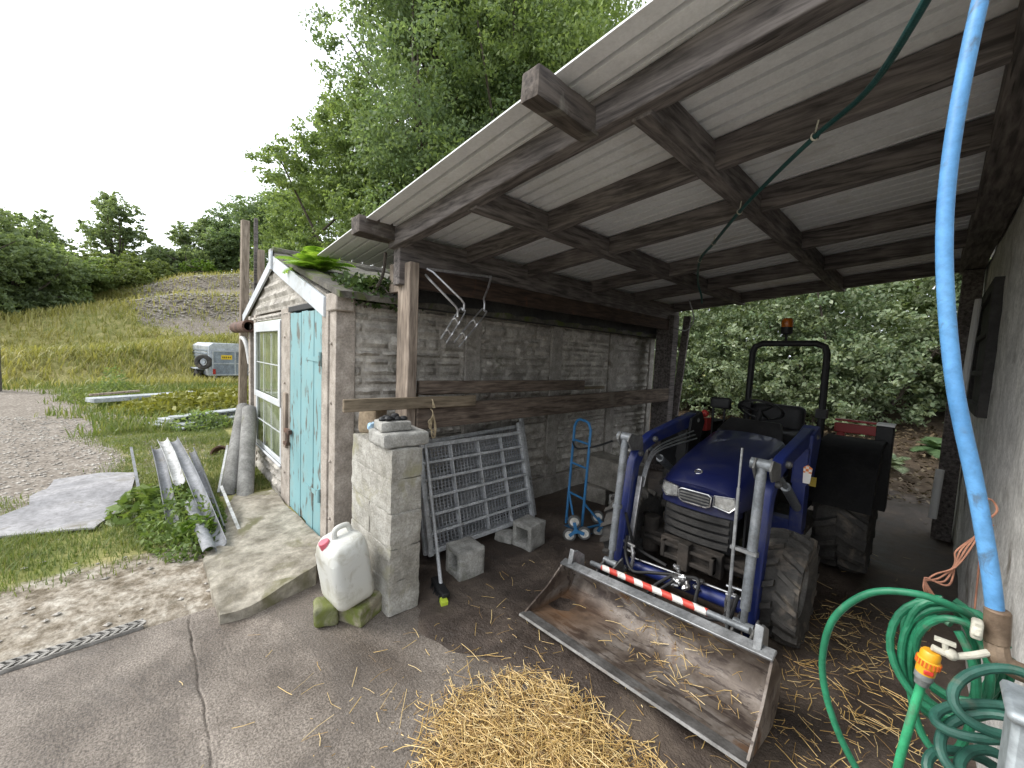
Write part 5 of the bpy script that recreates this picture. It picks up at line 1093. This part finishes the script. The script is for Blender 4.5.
mb = MB(); mb.bar((-3.90, .56, .05), (-4.6, .52, .24), .024, .01); mb.top('plastic_batten', M_gut_w, 'white batten lying beside the longest gutter towards the shed', 'batten', 'white battens in the weeds')
mb = MB(); mb.bar((-4.8, .52, .12), (-5.3, .66, .48), .02, .012); mb.top('plastic_batten', M_gut_w, 'thin white batten standing up between the gutters and pipes', 'batten', 'white battens in the weeds')
# concrete pipes leaning on the shed corner
M_cpipe = surf('weathered_grey_pipe', (.15, .145, .135), (.24, .235, .22), 5, .9, 0, .5, 50, (.12, .12, .07), .6, 4)
for a, b, lab in (((-4.98, .62, -.02), (-6.05, .93, .80), 'left thick grey pipe leaning on the shed front'), ((-4.78, .74, -.02), (-5.82, .955, .80), 'right thick grey pipe leaning under the shed window')):
    mb = MB(); d_ = (V(b) - V(a)).normalized(); mb.lathe([(.058, 0), (.078, 0), (.079, .5), (.078, (V(b) - V(a)).length), (.058, (V(b) - V(a)).length)], a, d_, 18, True); mb.top('leaning_pipe', M_cpipe, lab, 'pipe', 'grey pipes leaning on the shed')
# rusty bowl, stack of pale sheets, plank
mb = MB(); mb.lathe([(.08, 0), (.11, .09), (.12, .14), (.10, .14), (.095, .09), (.07, .02)], G(-6.9, .80, -.02), (.9, -.3, .3), 16, True); mb.top('clay_pot', surf('old_terracotta', (.10, .06, .045), (.17, .10, .075), 6, .95), 'broken brown clay pot in the grass behind the leaning pipes', 'pot')
M_psheet = surf('pale_sheet', (.30, .325, .34), (.44, .465, .48), 4, .7, 0, .15, 30, (.25, .27, .22), .58, 3)
for k, (dx, dz, ln, wd) in enumerate(((0, .05, 2.6, 1.0), (.05, .10, 2.4, .75), (-.12, .15, 2.5, .45), (.1, .20, 2.3, .25))):
    mb = MB(); c_ = G(-10.0 + dx, 1.35, dz); u_ = V((-.50, .86, .0)).normalized(); mb.bar(c_ - u_ * ln / 2, c_ + u_ * ln / 2, wd, .03); mb.top('roofing_sheet', M_psheet, 'pale plastic sheet in the flat stack, ' + ('lowest and widest', 'second from the ground', 'third from the ground', 'narrow one on top')[k], 'sheet', 'stack of pale sheets in the grass', bevel=.004)
mb = MB(); mb.bar(G(-12.6, -.9, .22), G(-13.9, 1.7, .22), .35, .10); mb.bar(G(-12.9, -.2, .10), G(-13.3, .6, .10), .2, .16); mb.top('timber_baulk', M_psheet, 'pale low baulk lying in the grass before the hill', 'timber', bevel=.01)
mb = MB(); mb.bar(G(-13.3, -.95, .26), G(-13.5, -.1, .30), .09, .05); mb.top('timber_offcut', M_post, 'brown offcut resting on the pale baulk in the grass', 'timber', bevel=.008)
# gate post at the far left
mb = MB(); p = G(-17.2, -2.95, -.1); rough_block(mb, p + V((0, 0, 1.0)), (.20, .20, 2.1), 8, .012, 3, 5, rnd_=.02); mb.top('gate_post', surf('dark_post', (.06, .055, .05), (.12, .11, .095), 5, .95), 'dark wooden post at the left edge beside the track', 'post')
# timbers and rusty pipe at the shed's left corner
for a, b, w_, h_, lab in (((-7.34, 1.10, 0), (-7.08, 1.12, 3.42), .13, .10, 'tall bleached sleeper standing at the left of the shed'), ((-7.15, 1.32, 0), (-7.00, 1.30, 3.02), .12, .08, 'shorter grey board standing behind the tall sleeper'), ((-7.32, 1.28, 0), (-7.12, 1.26, 3.50), .05, .05, 'thin dark pole standing beside the tall sleeper')):
    mb = MB(); mb.bar(a, b, w_, h_, (0, 1, 0)); mb.top('standing_timber', wood('bleached_timber', (.15, .12, .09), (.30, .25, .20), 'Z', cc=(.09, .07, .055), ccamt=.6) if w_ > .06 else M_timber, lab, 'timber', 'timbers standing beside the shed', bevel=.008)
mb = MB(); mb.lathe([(.055, 0), (.075, 0), (.078, .02), (.078, 1.0), (.055, 1.0)], (-6.98, .98, 1.845), (1, 0, 0), 18, True); mb.ball((-6.98, .98, 1.845), .076, 14, 8); mb.top('rusty_pipe', surf('rusty_pipe_iron', (.075, .04, .03), (.17, .10, .075), 6, .8, .2, .4, 40), 'short rust brown pipe sticking out past the shed window', 'pipe')
mb = MB(); mb.tube(spline([(-6.40, 1.06, 1.35), (-6.42, 1.03, 1.58), (-6.50, 1.01, 1.68), (-6.62, 1.0, 1.70)], 6), .03, 10); mb.top('overflow_pipe', M_white, 'bent white overflow pipe under the rusty pipe', 'pipe')

# ================================================================== livestock trailer below the hill
M_alu = surf('trailer_aluminium', (.36, .39, .43), (.50, .53, .57), 2, .45, .45, .1, 30, (.28, .28, .27), .62, 3)
M_trl = surf('trailer_blue_grey', (.17, .20, .24), (.27, .31, .36), 3, .5, .2, .1, 30)
M_red_lamp = paint('red_tail_lamp', (.35, .02, .015), None, .9, .3)
TO = G(-19.4, 2.05, -.12); ta = Matrix.Rotation(R_(5), 3, 'Z')
tl = thing('livestock_trailer', 'grey livestock trailer with yellow plate parked below the hill', 'trailer', TO)
TP = lambda x, y, z: TO + ta @ V((x, y, z * .95))       # +x faces the yard (rear of trailer), y to the right
def tbox(mb, x0, y0, z0, x1, y1, z1):
    mb.add([TP(x, y, z) for z in (z0, z1) for x, y in ((x0, y0), (x1, y0), (x1, y1), (x0, y1))], [(0, 3, 2, 1), (4, 5, 6, 7), (0, 1, 5, 4), (1, 2, 6, 5), (2, 3, 7, 6), (3, 0, 4, 7)])
mb = MB(); mb.loft([[TP(x, -.2, .42), TP(x, 1.75, .42), TP(x, 1.78, 1.66), TP(x, 1.6, 1.80), TP(x, -.05, 1.80), TP(x, -.23, 1.66)] for x in (-3.0, 0)]); body_ = mb.build('body', M_alu, tl, bevel=.02)
mb = MB(); tbox(mb, .0, -.12, .45, .05, 1.66, 1.48); ramp_ = mb.build('rear_ramp', M_trl, tl, bevel=.01)
mb = MB()
for z_ in (.45, .92, 1.44): tbox(mb, .05, -.12, z_, .075, 1.66, z_ + .05)
for y_ in (-.12, .62, .95, 1.60): tbox(mb, .05, y_, .50, .078, y_ + .05, 1.44)
for z_ in (1.08, 1.2, 1.32): tbox(mb, .05, 1.0, z_, .07, 1.6, z_ + .03)
mb.build('ramp_frame', M_alu, ramp_)
mb = MB(); tbox(mb, .052, .18, 1.12, .066, .54, 1.30); pt = mb.build('number_plate', paint('yellow_number_plate', (.72, .50, .02), None, .9, .4), ramp_)
mb = MB()
for k in range(5): tbox(mb, .066, .22 + k * .06, 1.17, .07, .25 + k * .06, 1.24)
mb.build('plate_marks', M_black, pt)
for y_ in (-.10, 1.58): mb = MB(); tbox(mb, .08, y_, .50, .10, y_ + .09, .72); mb.build('tail_light', M_red_lamp, tl)
mb = MB()
for k in range(4): tbox(mb, -2.9, -.245, 1.05 + .13 * k, -.15, -.225, 1.11 + .13 * k)
mb.build('side_vents', M_trl, tl)
mb = MB(); tbox(mb, -2.3, -.5, .66, -.65, -.22, .70); mb.build('mudguard', M_alu, tl)
for x_, y_ in ((-1.1, -.38), (-1.85, -.38), (-1.1, 1.93), (-1.85, 1.93)):
    mb = MB(); mb.lathe([(.16, -.09), (.28, -.09), (.31, -.05), (.31, .05), (.28, .09), (.16, .09)], TP(x_, y_, .31), ta @ V((0, 1, 0)), 22, True); wo_ = mb.build('wheel', M_rubber, tl); mb = MB(); mb.lathe([(0, -.05), (.12, -.06), (.17, -.03)], TP(x_, y_, .31), ta @ V((0, 1, 0)), 18); mb.build('rim', M_alu, wo_)
mb = MB(); mb.lathe([(.14, -.08), (.25, -.08), (.29, -.04), (.29, .04), (.25, .08), (.14, .08)], TP(-.1, -.36, 1.0), ta @ V((.85, -.5, 0)), 22, True); sw = mb.build('spare_wheel', M_rubber, tl); mb = MB(); mb.lathe([(0, .05), (.08, .055), (.10, .02)], TP(-.1, -.36, 1.0), ta @ V((.85, -.5, 0)), 18); mb.build('rim', M_alu, sw)
mb = MB(); mb.bar(TP(0, 0, .4), TP(-4.2, .8, .42), .09, .09); mb.bar(TP(0, 1.6, .4), TP(-4.2, .8, .42), .09, .09); mb.build('drawbar', M_steel, tl)
# ================================================================== trees, hedge, weeds, grass, straw
M_bark = surf('tree_bark', (.05, .042, .034), (.12, .10, .08), 8, .95, 0, .7, 30)
LA = leafmat('leaf_mid_green', (.17, .245, .09), (.235, .315, .125), (.32, .40, .17), .55)
LB = leafmat('leaf_cool_green', (.15, .225, .11), (.21, .285, .145), (.28, .36, .19), .55)
LC = leafmat('leaf_olive', (.14, .19, .06), (.20, .25, .085), (.27, .32, .12), .5)
LD = leafmat('leaf_dark', (.19, .25, .13), (.24, .31, .16), (.30, .37, .21), .6)
LH = leafmat('leaf_hedge', (.12, .175, .09), (.22, .275, .155), (.42, .47, .31), .4, 1.6, .34)
LY = leafmat('leaf_bright', (.09, .17, .02), (.15, .25, .03), (.22, .32, .05), .4, 4)
def at_(u_deg, r_, dz=0.):
    a = R_(u_deg); d = r_ * math.cos(a); s = r_ * math.sin(a); x = -.7296 * d + .6838 * s; y = .6838 * d + .7296 * s; return V((x, y, gz(x, y) + dz))
# tall trees behind the shed ------------------------------------------------------
def big(az, r_, h, rad, n, ls, mat, seed, label, z0=.32, nb=46):
    n = int(n * 1.45); ls = ls * .74
    b = at_(az, r_, -.3); r = np.random.default_rng(seed); c = b + V((0, 0, h * (z0 + 1) / 2)); rz__ = h * (1 - z0) / 2
    blobs = envelope_blobs(c, (rad, rad, rz__), nb, r, (.18, .34))
    return make_tree('broadleaf_tree', label, 'tree', b, h, blobs, n, ls, mat, M_bark, 'tall trees behind the shed', seed, .22, limbs=20)
big(-11.0, 16.5, 23, 4.7, 80000, .19, LB, 3, 'tallest broadleaf tree, centred behind the shed roof', .12, 60)
big(-22.0, 18.5, 12.8, 3.3, 46000, .19, LA, 4, 'broadleaf tree with the left outline against the sky, above the gable', .14, 50)
big(0.5, 17, 23, 5.6, 84000, .19, LA, 5, 'broadleaf tree rising right behind the lean-to roof edge', .10, 56)
big(-8.0, 20, 25, 5.4, 52000, .22, LB, 6, 'rearmost broadleaf tree showing between the two nearer crowns', .2, 46)
big(11, 17.5, 13, 5.0, 20000, .22, LD, 7, 'broadleaf tree mostly hidden by the lean-to roof', .10, 40)
# tree line beyond the hill and down the left ------------------------------------
def mid(az, r_, h, rad, n, ls, mat, seed, label, z0=.15, nb=26, group='trees along the hilltop', flat=1.0):
    n = int(n * 2.0); ls = ls * .68; nb = int(nb * 1.7)
    b = at_(az, r_, -.3); r = np.random.default_rng(seed); c = b + V((0, 0, h * (z0 + 1) / 2))
    return make_tree('hilltop_tree', label, 'tree', b, h, envelope_blobs(c, (rad, rad, h * (1 - z0) / 2), nb, r, (.16, .34), flat), n, ls, mat, M_bark, group, seed, .16, limbs=16, per=15)
mid(-52.0, 31, 5.0, 2.8, 13000, .26, LD, 21, 'dark bushy tree at the left edge of the hill', .0)
mid(-49.4, 33, 3.4, 2.6, 11000, .24, LA, 22, 'low rounded green tree second from the left', .0)
mid(-46.8, 35, 3.0, 2.6, 11000, .25, LC, 23, 'olive green tree third from the left above the grass', .0)
mid(-44.2, 37, 2.6, 2.6, 10000, .25, LC, 24, 'low olive bush where the tree line dips', .0)
mid(-45.0, 41, 7.6, 2.0, 6500, .26, LD, 25, 'thin open tree sticking up above the dip in the tree line', .25, 26)
mid(-40.8, 40, 3.2, 2.6, 10000, .26, LD, 26, 'dark shrub below the thin open tree', .0)
mid(-37.6, 43, 6.6, 2.7, 13000, .28, LD, 27, 'dark round tree left of the standing timbers', .05)
mid(-34.6, 43, 6.8, 3.0, 13000, .28, LB, 28, 'dark tree behind the standing timbers', .05)
mid(-31.0, 38, 8.5, 3.4, 12000, .28, LB, 29, 'tree between the timbers and the tall trees', .05)
mid(-38.2, 37.5, 1.7, 1.2, 3500, .18, LY, 30, 'small bright green bush on the hilltop above the scree', .0)
mid(-55.5, 29, 5.6, 2.6, 9000, .26, LD, 31, 'tree just at the left picture edge', .0)
mid(-50.5, 37, 6.0, 2.0, 5000, .26, LD, 32, 'airy tree sticking out over the third from the left', .2, 22)
mid(-27, 33, 8.5, 3.5, 10000, .28, LA, 33, 'low tree filling the gap left of the tall trees', .0)
# hedge behind the lean-to --------------------------------------------------------
def hedge(name, label, c, rad, n, ls, mat, seed, nb, br=(.2, .36)):
    r = np.random.default_rng(seed); root = thing(name, label, 'hedge', (c[0], c[1], gz(c[0], c[1])), 'hedge bushes behind the lean-to')
    blobs = envelope_blobs(c, rad, nb, r, br, .9); mb = MB()
    for k in range(9):
        x = c[0] + r.uniform(-.7, .7) * rad[0]; y = c[1] + r.uniform(-.2, .4) * rad[1]; g_ = gz(x, y); b_ = blobs[k][0]
        sp = spline([(x, y, g_ - .1), ((x + b_[0]) / 2 + .1, (y + b_[1]) / 2, (g_ + b_[2]) / 2), b_], 5); mb.tube(sp, .03, 6, True, [.045 * (1 - .8 * i / len(sp)) for i in range(len(sp))])
    mb.build('stems', M_bark, root); P, nn = crown_points(blobs, n, r, .45)
    keep = P[:, 2] > [gz(x, y) + .05 for x, y in P[:, :2]]
    leaf_mesh('foliage', P[keep], np.full(keep.sum(), ls), mat, root, seed + 3, up=.55, normals=nn[keep]); return root
hedge('laurel_hedge', 'left part of the leafy hedge beside the back post', (-4.4, 9.8, 1.75), (2.2, 1.5, 2.7), 34000, .085, LH, 41, 70)
hedge('laurel_hedge', 'tallest middle part of the hedge behind the roll bar', (-2.0, 9.9, 1.9), (2.2, 1.5, 2.9), 42000, .085, LH, 42, 80)
hedge('laurel_hedge', 'right part of the hedge behind the blue pipe', (.6, 10.9, 2.1), (2.3, 1.4, 2.8), 36000, .09, LH, 43, 70)
hedge('laurel_hedge', 'far dark hedge filling the gap behind the front bushes', (-1.8, 13.2, 3.0), (7.5, 1.5, 4.6), 110000, .16, LD, 44, 120, (.16, .26))
mb = MB(); mb.box((-2.95, 6.05, .0), (-2.22, 6.12, .70)); mb.box((-2.97, 6.03, .70), (-2.20, 6.14, .735)); mb.box((-2.30, 6.0, 0), (-2.2, 6.1, .76)); mb.top('panel_fence', M_post, 'short weathered timber fence panel behind the back post', 'fence', bevel=.006)
# leaf litter and fern on the bank
r = np.random.default_rng(5); P = []
for _ in range(5200):
    x = r.uniform(-4, 1.2); y = r.uniform(6.0, 10.4); P.append((x, y, gz(x, y) + .02 + r.uniform(0, .03)))
o = leaf_mesh('leaf_litter', P, np.full(len(P), .075), leafmat('dry_leaves', (.05, .036, .023), (.10, .072, .042), (.18, .14, .085), .1, 3), None, 9, up=1.6); tag(o, 'dry brown leaf litter covering the bank behind the shelter', 'leaf litter', None, 'stuff')
def fern(name, label, c, n, ln, mat, seed, droop=.5, arc=(0, 360), group=None):
    rf = random.Random(seed); root = thing(name, label, 'fern', c, group); P = []
    mbx = MB(); V0 = []; F0 = []
    for k in range(n):
        an = R_(rf.uniform(*arc)); L_ = ln * rf.uniform(.7, 1.15); el = R_(rf.uniform(25, 70)); pts = []
        for i in range(9):
            f = i / 8; h_ = L_ * f * math.sin(el) - droop * L_ * f * f * .9; pts.append(V(c) + V((math.cos(an) * L_ * f * math.cos(el), math.sin(an) * L_ * f * math.cos(el), h_)))
        mbx.tube(pts, .004, 4, False, [.004 * (1 - .8 * i / 8) for i in range(9)])
        m_ = 18
        for i in range(1, m_):
            f = i / m_; q = f * 8; a_ = pts[int(q)]; b_ = pts[min(int(q) + 1, 8)]; p = a_.lerp(b_, q - int(q)); t_ = (pts[min(int(q) + 1, 8)] - pts[int(min(q, 7))]).normalized(); s_ = t_.cross(V((0, 0, 1))).normalized(); wl = L_ * .26 * math.sin(math.pi * (f * .85 + .12))
            for sg in (-1, 1):
                e = p + s_ * sg * wl + t_ * wl * .35 + V((0, 0, -.15 * wl)); w_ = t_ * L_ * .026
                mbx.add([p - w_, p + w_, (p + e) / 2 + w_ * .9, e, (p + e) / 2 - w_ * .9], [(0, 1, 2, 3, 4)])
    mbx.build('fronds', mat, root, smooth=0); return root
LF = leafmat('fern_green', (.18, .32, .04), (.26, .42, .06), (.34, .48, .09), .5, 5)
fern('roof_fern', 'bright green fern growing on the shed roof ridge', (-3.95, 1.18, 2.30), 30, .42, LF, 3, .55)
fern('roof_fern', 'darker fern drooping over the shed eaves by the post', (-3.35, 1.35, 2.12), 18, .34, leafmat('fern_dark', (.05, .10, .025), (.07, .13, .03), (.09, .15, .035), .35, 5), 8, .8)
fern('bank_fern', 'grey green fern on the bank behind the right post', (.12, 9.0, gz(.12, 9.0) + .02), 30, .48, leafmat('fern_bank', (.06, .11, .045), (.10, .16, .07), (.13, .2, .09), .3, 5), 5, .6)
fern('bank_fern', 'small fern low on the bank beside the black side panel', (-.30, 8.0, gz(-.3, 8) + .02), 22, .36, LH, 6, .6)
# ivy trailing off the eaves
r = np.random.default_rng(8); P = np.stack([r.uniform(-3.35, -2.88, 900), r.uniform(1.08, 1.7, 900), 2.06 + r.uniform(-.12, .13, 900)], 1)
rt = thing('ivy', 'leafy ivy trailing between the shed eaves and the post', 'climber', (-3.1, 1.3, 2.0)); leaf_mesh('leaves', P, np.full(len(P), .05), leafmat('ivy_leaf', (.035, .06, .02), (.06, .10, .03), (.10, .15, .05), .3, 6), rt, 2, up=.2)
mb = MB(); mb.tube(spline([(-2.93, 1.36, 2.36), (-2.92, 1.34, 2.2), (-2.95, 1.30, 2.08), (-3.02, 1.27, 1.99), (-3.06, 1.25, 1.93)], 6), .012, 7); mb.tube(spline([(-3.2, 1.3, 2.1), (-3.0, 1.35, 2.12), (-2.9, 1.38, 2.05)], 5), .006, 6); mb.build('stem', M_bark, rt)
# weeds round the gutters
def clump(name, label, c, rad, n, ls, mat, seed, h=.35, cat='weeds', aspect=.5, kind=None, up=.8, group=None):
    r = np.random.default_rng(seed); a = r.uniform(0, 6.283, n); q = np.sqrt(r.uniform(0, 1, n)); x = c[0] + rad[0] * q * np.cos(a); y = c[1] + rad[1] * q * np.sin(a)
    z = np.array([gz(i, j) for i, j in zip(x, y)]) + h * (1 - q ** 2 * .8) * r.uniform(.05, 1, n)
    P = np.stack([x, y, z], 1); o = leaf_mesh(name, P, np.full(n, ls), mat, None, seed, up=up, aspect=aspect); o.data.transform(Matrix.Translation(-V((c[0], c[1], 0)))); o.location = (c[0], c[1], 0)
    return tag(o, label, cat, group, kind)
LW = leafmat('weed_green', (.11, .17, .045), (.17, .24, .065), (.25, .32, .10), .4, 6)
clump('dock_plant', 'broad-leaved bright green dock between the mat and the gutters', (-4.85, -.02), (.42, .26), 190, .12, LW, 51, .26, 'dock plant', .45, None, .9)
clump('weeds', 'low leafy weeds growing through and around the dumped gutters', (-4.5, .22), (.95, .30), 2600, .05, LW, 52, .26, 'weeds', .45, 'stuff', .4)
clump('dock_plant', 'small bright weed at the bare end of the longest gutter', (-3.98, .30), (.16, .14), 90, .10, LY, 53, .20, 'dock plant', .55, None, .7)
clump('nettle_patch', 'yellow green weeds in front of the livestock trailer', (-12.2, 2.0), (1.9, 2.6), 6500, .14, leafmat('weed_yellow', (.16, .17, .025), (.26, .26, .05), (.34, .33, .08), .35, 3), 54, .45, 'weeds', .5, 'stuff', .6)
clump('weeds', 'weedy tufts at the foot of the hill by the pale baulk', (-15.4, -.6), (2.2, 1.0), 1500, .10, LC, 55, .35, 'weeds', .35, 'stuff', .2)
clump('tall_weed', 'dark green spindly weed standing before the hill', (-15.3, -.6), (.35, .35), 500, .09, LA, 56, .9, 'weeds', .35, None, .2)
clump('weeds', 'green weeds creeping over the pale sheet stack', (-9.35, .75), (.55, .5), 900, .09, LA, 57, .30, 'weeds', .45, 'stuff', .5)
# grass
def blades(name, label, pts, hmin, hmax, wd, mat, seed, lean=.45, kind='stuff'):
    r = np.random.default_rng(seed); P = np.asarray(pts, float); n = len(P); h = r.uniform(hmin, hmax, n); a = r.uniform(0, 6.283, n); l = r.uniform(.1, lean, n) * h
    d = np.stack([np.cos(a), np.sin(a), np.zeros(n)], 1); s = np.stack([-np.sin(a), np.cos(a), np.zeros(n)], 1) * wd * r.uniform(.6, 1.4, n)[:, None]
    up_z = np.array([0, 0, 1.]); m1 = P + d * (l * .35)[:, None] + up_z * (h * .6)[:, None]; tp = P + d * (l * 1.1)[:, None] + up_z * h[:, None]
    vs = np.stack([P - s, P + s, m1 + s * .7, m1 - s * .7, tp], 1).reshape(-1, 3); fi = []
    base = np.arange(n) * 5; quads = np.stack([base, base + 1, base + 2, base + 3], 1); tris = np.stack([base + 3, base + 2, base + 4], 1)
    me = bpy.data.meshes.new(name); me.vertices.add(5 * n); me.vertices.foreach_set('co', vs.ravel()); me.loops.add(7 * n)
    li = np.concatenate([quads, tris], 1).ravel(); me.loops.foreach_set('vertex_index', li); me.polygons.add(2 * n); ls = np.stack([np.arange(n) * 7, np.arange(n) * 7 + 4], 1).ravel(); me.polygons.foreach_set('loop_start', ls); me.update(calc_edges=True)
    me.materials.append(mat); o = bpy.data.objects.new(name, me); COL.objects.link(o); return tag(o, label, 'grass', None, kind)
LG = leafmat('grass_blade', (.11, .16, .04), (.17, .22, .06), (.30, .30, .12), .4, 1.5)
LG2 = leafmat('hill_grass_blade', (.24, .26, .075), (.36, .34, .12), (.50, .44, .2), .4, .25)
r = np.random.default_rng(77); pts = []
while len(pts) < 42000:
    x = r.uniform(-9.5, -3.3); y = r.uniform(-1.9, 1.05)
    g = ground_cover(x, y); nz = noise.noise(V((x * 1.6, y * 1.6, 3)))
    if not (x > -4.95 and y > .27 + .25 * (x < -4.3)) and r.uniform() < g[0] * (.45 + .8 * nz + .25) and not (-6.5 < x < -4.4 and -1.15 < y < -.1 and inside(x, y, [(a_, b_, 0) for a_, b_ in pl])): pts.append((x, y, gz(x, y) - .01))
blades('grass', 'rough green grass growing around the mat and gutters', pts, .02, .085, .003, LG, 3, 1.0)
pts = []
while len(pts) < 9000:
    q = r.uniform(9, 19); az = r.uniform(-56, -33); p = at_(az, q); g = ground_cover(p.x, p.y)
    if r.uniform() < g[0]: pts.append((p.x, p.y, p.z - .02))
blades('field_grass', 'longer grass between the yard and the hill', pts, .08, .26, .012, LG, 4, .8)
pts = []
while len(pts) < 22000:
    q = r.uniform(18, 36); az = r.uniform(-57, -33); p = at_(az, q); g = ground_cover(p.x, p.y); nz = noise.noise(V((p.x * .35, p.y * .35, 2)))
    if r.uniform() < max(g[0] * (.55 + nz), .16): pts.append((p.x, p.y, p.z - .03))
blades('hill_grass', 'tussocky yellow green grass covering the hill', pts, .12, .42, .022, LG2, 5, .9)
# loose stones
M_peb = surf('pebble_stone', (.27, .245, .215), (.45, .42, .375), 1.5, .95, 0, .3, 50)
mb = MB(); rp = random.Random(9)
def pebble(x, y, s_, z):
    k = rp.uniform(.5, .9); pts_ = []
    mb.add([(x + s_ * rp.uniform(.6, 1.1) * dx, y + s_ * rp.uniform(.6, 1.1) * dy, z + s_ * k * dz * .6) for dx, dy, dz in ((1, 0, .2), (.2, 1, .1), (-1, .2, .2), (-.1, -1, 0), (.1, .1, 1), (0, 0, -1))], [(0, 1, 4), (1, 2, 4), (2, 3, 4), (3, 0, 4), (1, 0, 5), (2, 1, 5), (3, 2, 5), (0, 3, 5)])
n = 0
while n < 2600:
    x = rp.uniform(-12, -2.95); y = rp.uniform(-2.6, 1.0); g = ground_cover(x, y)
    if rp.random() < g[1] * .9 + g[3] * .25 + g[0] * .04: pebble(x, y, rp.uniform(.006, .026) * (1.3 if x < -6 else 1), gz(x, y) + .004); n += 1
n = 0
while n < 3600:
    p = at_(rp.uniform(-46, -33), rp.uniform(25, 36)); g = ground_cover(p.x, p.y)
    if rp.random() < g[1]: pebble(p.x, p.y, rp.uniform(.03, .12), p.z + .01); n += 1
o = mb.build('loose_stones', M_peb, smooth=0, kind='stuff'); tag(o, 'loose grey stones on the track and the hilltop scree', 'stones')
# straw
M_straw, t, b, o = newmat('straw'); g = N(t, 'NewGeometry'); t.links.new(ramp(t, g.outputs['Random Per Island'], [(0, (.17, .10, .04)), (.3, (.38, .235, .075)), (.65, (.56, .385, .135)), (1, (.66, .51, .26))]), b.inputs['Base Color']); b.inputs['Roughness'].default_value = .5; b.inputs['Specular IOR Level'].default_value = .4
def sticks(mb, pts, lmin, lmax, w, tilt=.18, rs=None):
    for x, y, z in pts:
        L_ = rs.uniform(lmin, lmax); a = rs.uniform(0, 6.283); d = V((math.cos(a), math.sin(a), rs.uniform(-tilt, tilt))).normalized(); c_ = V((x, y, z)); ww = w * rs.uniform(.6, 1.5)
        s_ = d.cross(V((0, 0, 1))).normalized() * ww; u_ = V((0, 0, ww * .7)); bend = V((rs.uniform(-.1, .1), rs.uniform(-.1, .1), rs.uniform(-.06, .06))) * L_
        A, Mi, B = c_ - d * L_ / 2, c_ + bend, c_ + d * L_ / 2
        vs = []
        for p in (A, Mi, B): vs += [p - s_, p + u_ * 1.4, p + s_, p - u_ * .2]
        mb.add(vs, [(0, 1, 5, 4), (1, 2, 6, 5), (2, 3, 7, 6), (3, 0, 4, 7), (4, 5, 9, 8), (5, 6, 10, 9), (6, 7, 11, 10), (7, 4, 8, 11)])
rs = random.Random(12); pts = []
POLY = [(-1.50, .92, 0), (-1.47, 1.15, 0), (-1.38, 1.38, 0), (-1.22, 1.52, 0), (-1.0, 1.56, 0), (-.75, 1.50, 0), (-.52, 1.55, 0), (-.45, 1.3, 0), (-.55, 1.1, 0), (-.75, .9, 0), (-.9, .70, 0), (-1.2, .70, 0)]
while len(pts) < 5200:
    x, y = rs.uniform(-1.75, -.4), rs.uniform(.5, 1.75); c = (x + .86) ** 2 / .32 + (y - 1.03) ** 2 / .24
    c += .55 * noise.noise(V((x * 4, y * 4, 2))); p_in = inside(x, y, POLY); dens = max(0., 1.0 - .8 * c) ** 1.3 + .04
    if (rs.random() < dens * (1 if p_in else .25)): pts.append((x, y, .012 + rs.random() * .055 * max(.12, 1 - c)))
mb = MB(); sticks(mb, pts[:2500], .05, .20, .0014, .2, rs); sticks(mb, pts[2500:], .012, .05, .0016, .3, rs); sticks(mb, [(x + rs.uniform(-.12, .12), y + rs.uniform(-.12, .12), .011) for x, y, z in pts[:2600]], .005, .018, .0012, .1, rs); o = mb.build('straw_heap', M_straw, smooth=0, kind='stuff'); tag(o, 'golden straw spread on the concrete in front of the bucket', 'straw')
pts = []
while len(pts) < 520:
    x, y = rs.uniform(-2.1, .15), rs.uniform(.4, 5.0)
    k = .12 + (.75 if x > -.45 and y < 3.6 else 0) + (.25 if -1.9 < x < -1.3 and 1 < y < 1.7 else 0)
    if rs.random() < k: pts.append((x, y, earth_z(x, y) + .01 if y > 1.2 else .012))
for _ in range(260): pts.append((rs.uniform(-.42, .1), rs.uniform(1.9, 3.4), .03))
mb = MB(); sticks(mb, pts, .03, .13, .0013, .06, rs); o = mb.build('loose_straw', M_straw, smooth=0, kind='stuff'); tag(o, 'stray straws scattered over the earth floor round the tractor', 'straw')
pts = []
for _ in range(170):
    f = min(.97, max(.05, rs.gauss(.62, .17))); q = rs.uniform(1.2, 6.5); i = int(q); p = bk(f, i).lerp(bk(f, i + 1), q - i); pts.append((p.x, p.y - .012, p.z + .012))
mb = MB(); sticks(mb, pts, .03, .10, .0014, .5, rs); o = mb.build('bucket_straw', M_straw, smooth=0, kind='stuff'); tag(o, 'bits of straw stuck inside the loader bucket', 'straw')
mb = MB(); sticks(mb, [(-1.87, .28, .01), (-2.25, .45, .01), (-1.75, .12, .01), (-2.0, .62, .01), (-1.6, .5, .01), (-2.3, .1, .01), (-2.45, .42, .012), (-1.7, .75, .01), (-1.9, .9, .01)], .04, .11, .0013, .02, rs); o = mb.build('yard_straw', M_straw, smooth=0, kind='stuff'); tag(o, 'few single straws on the bare concrete yard', 'straw')
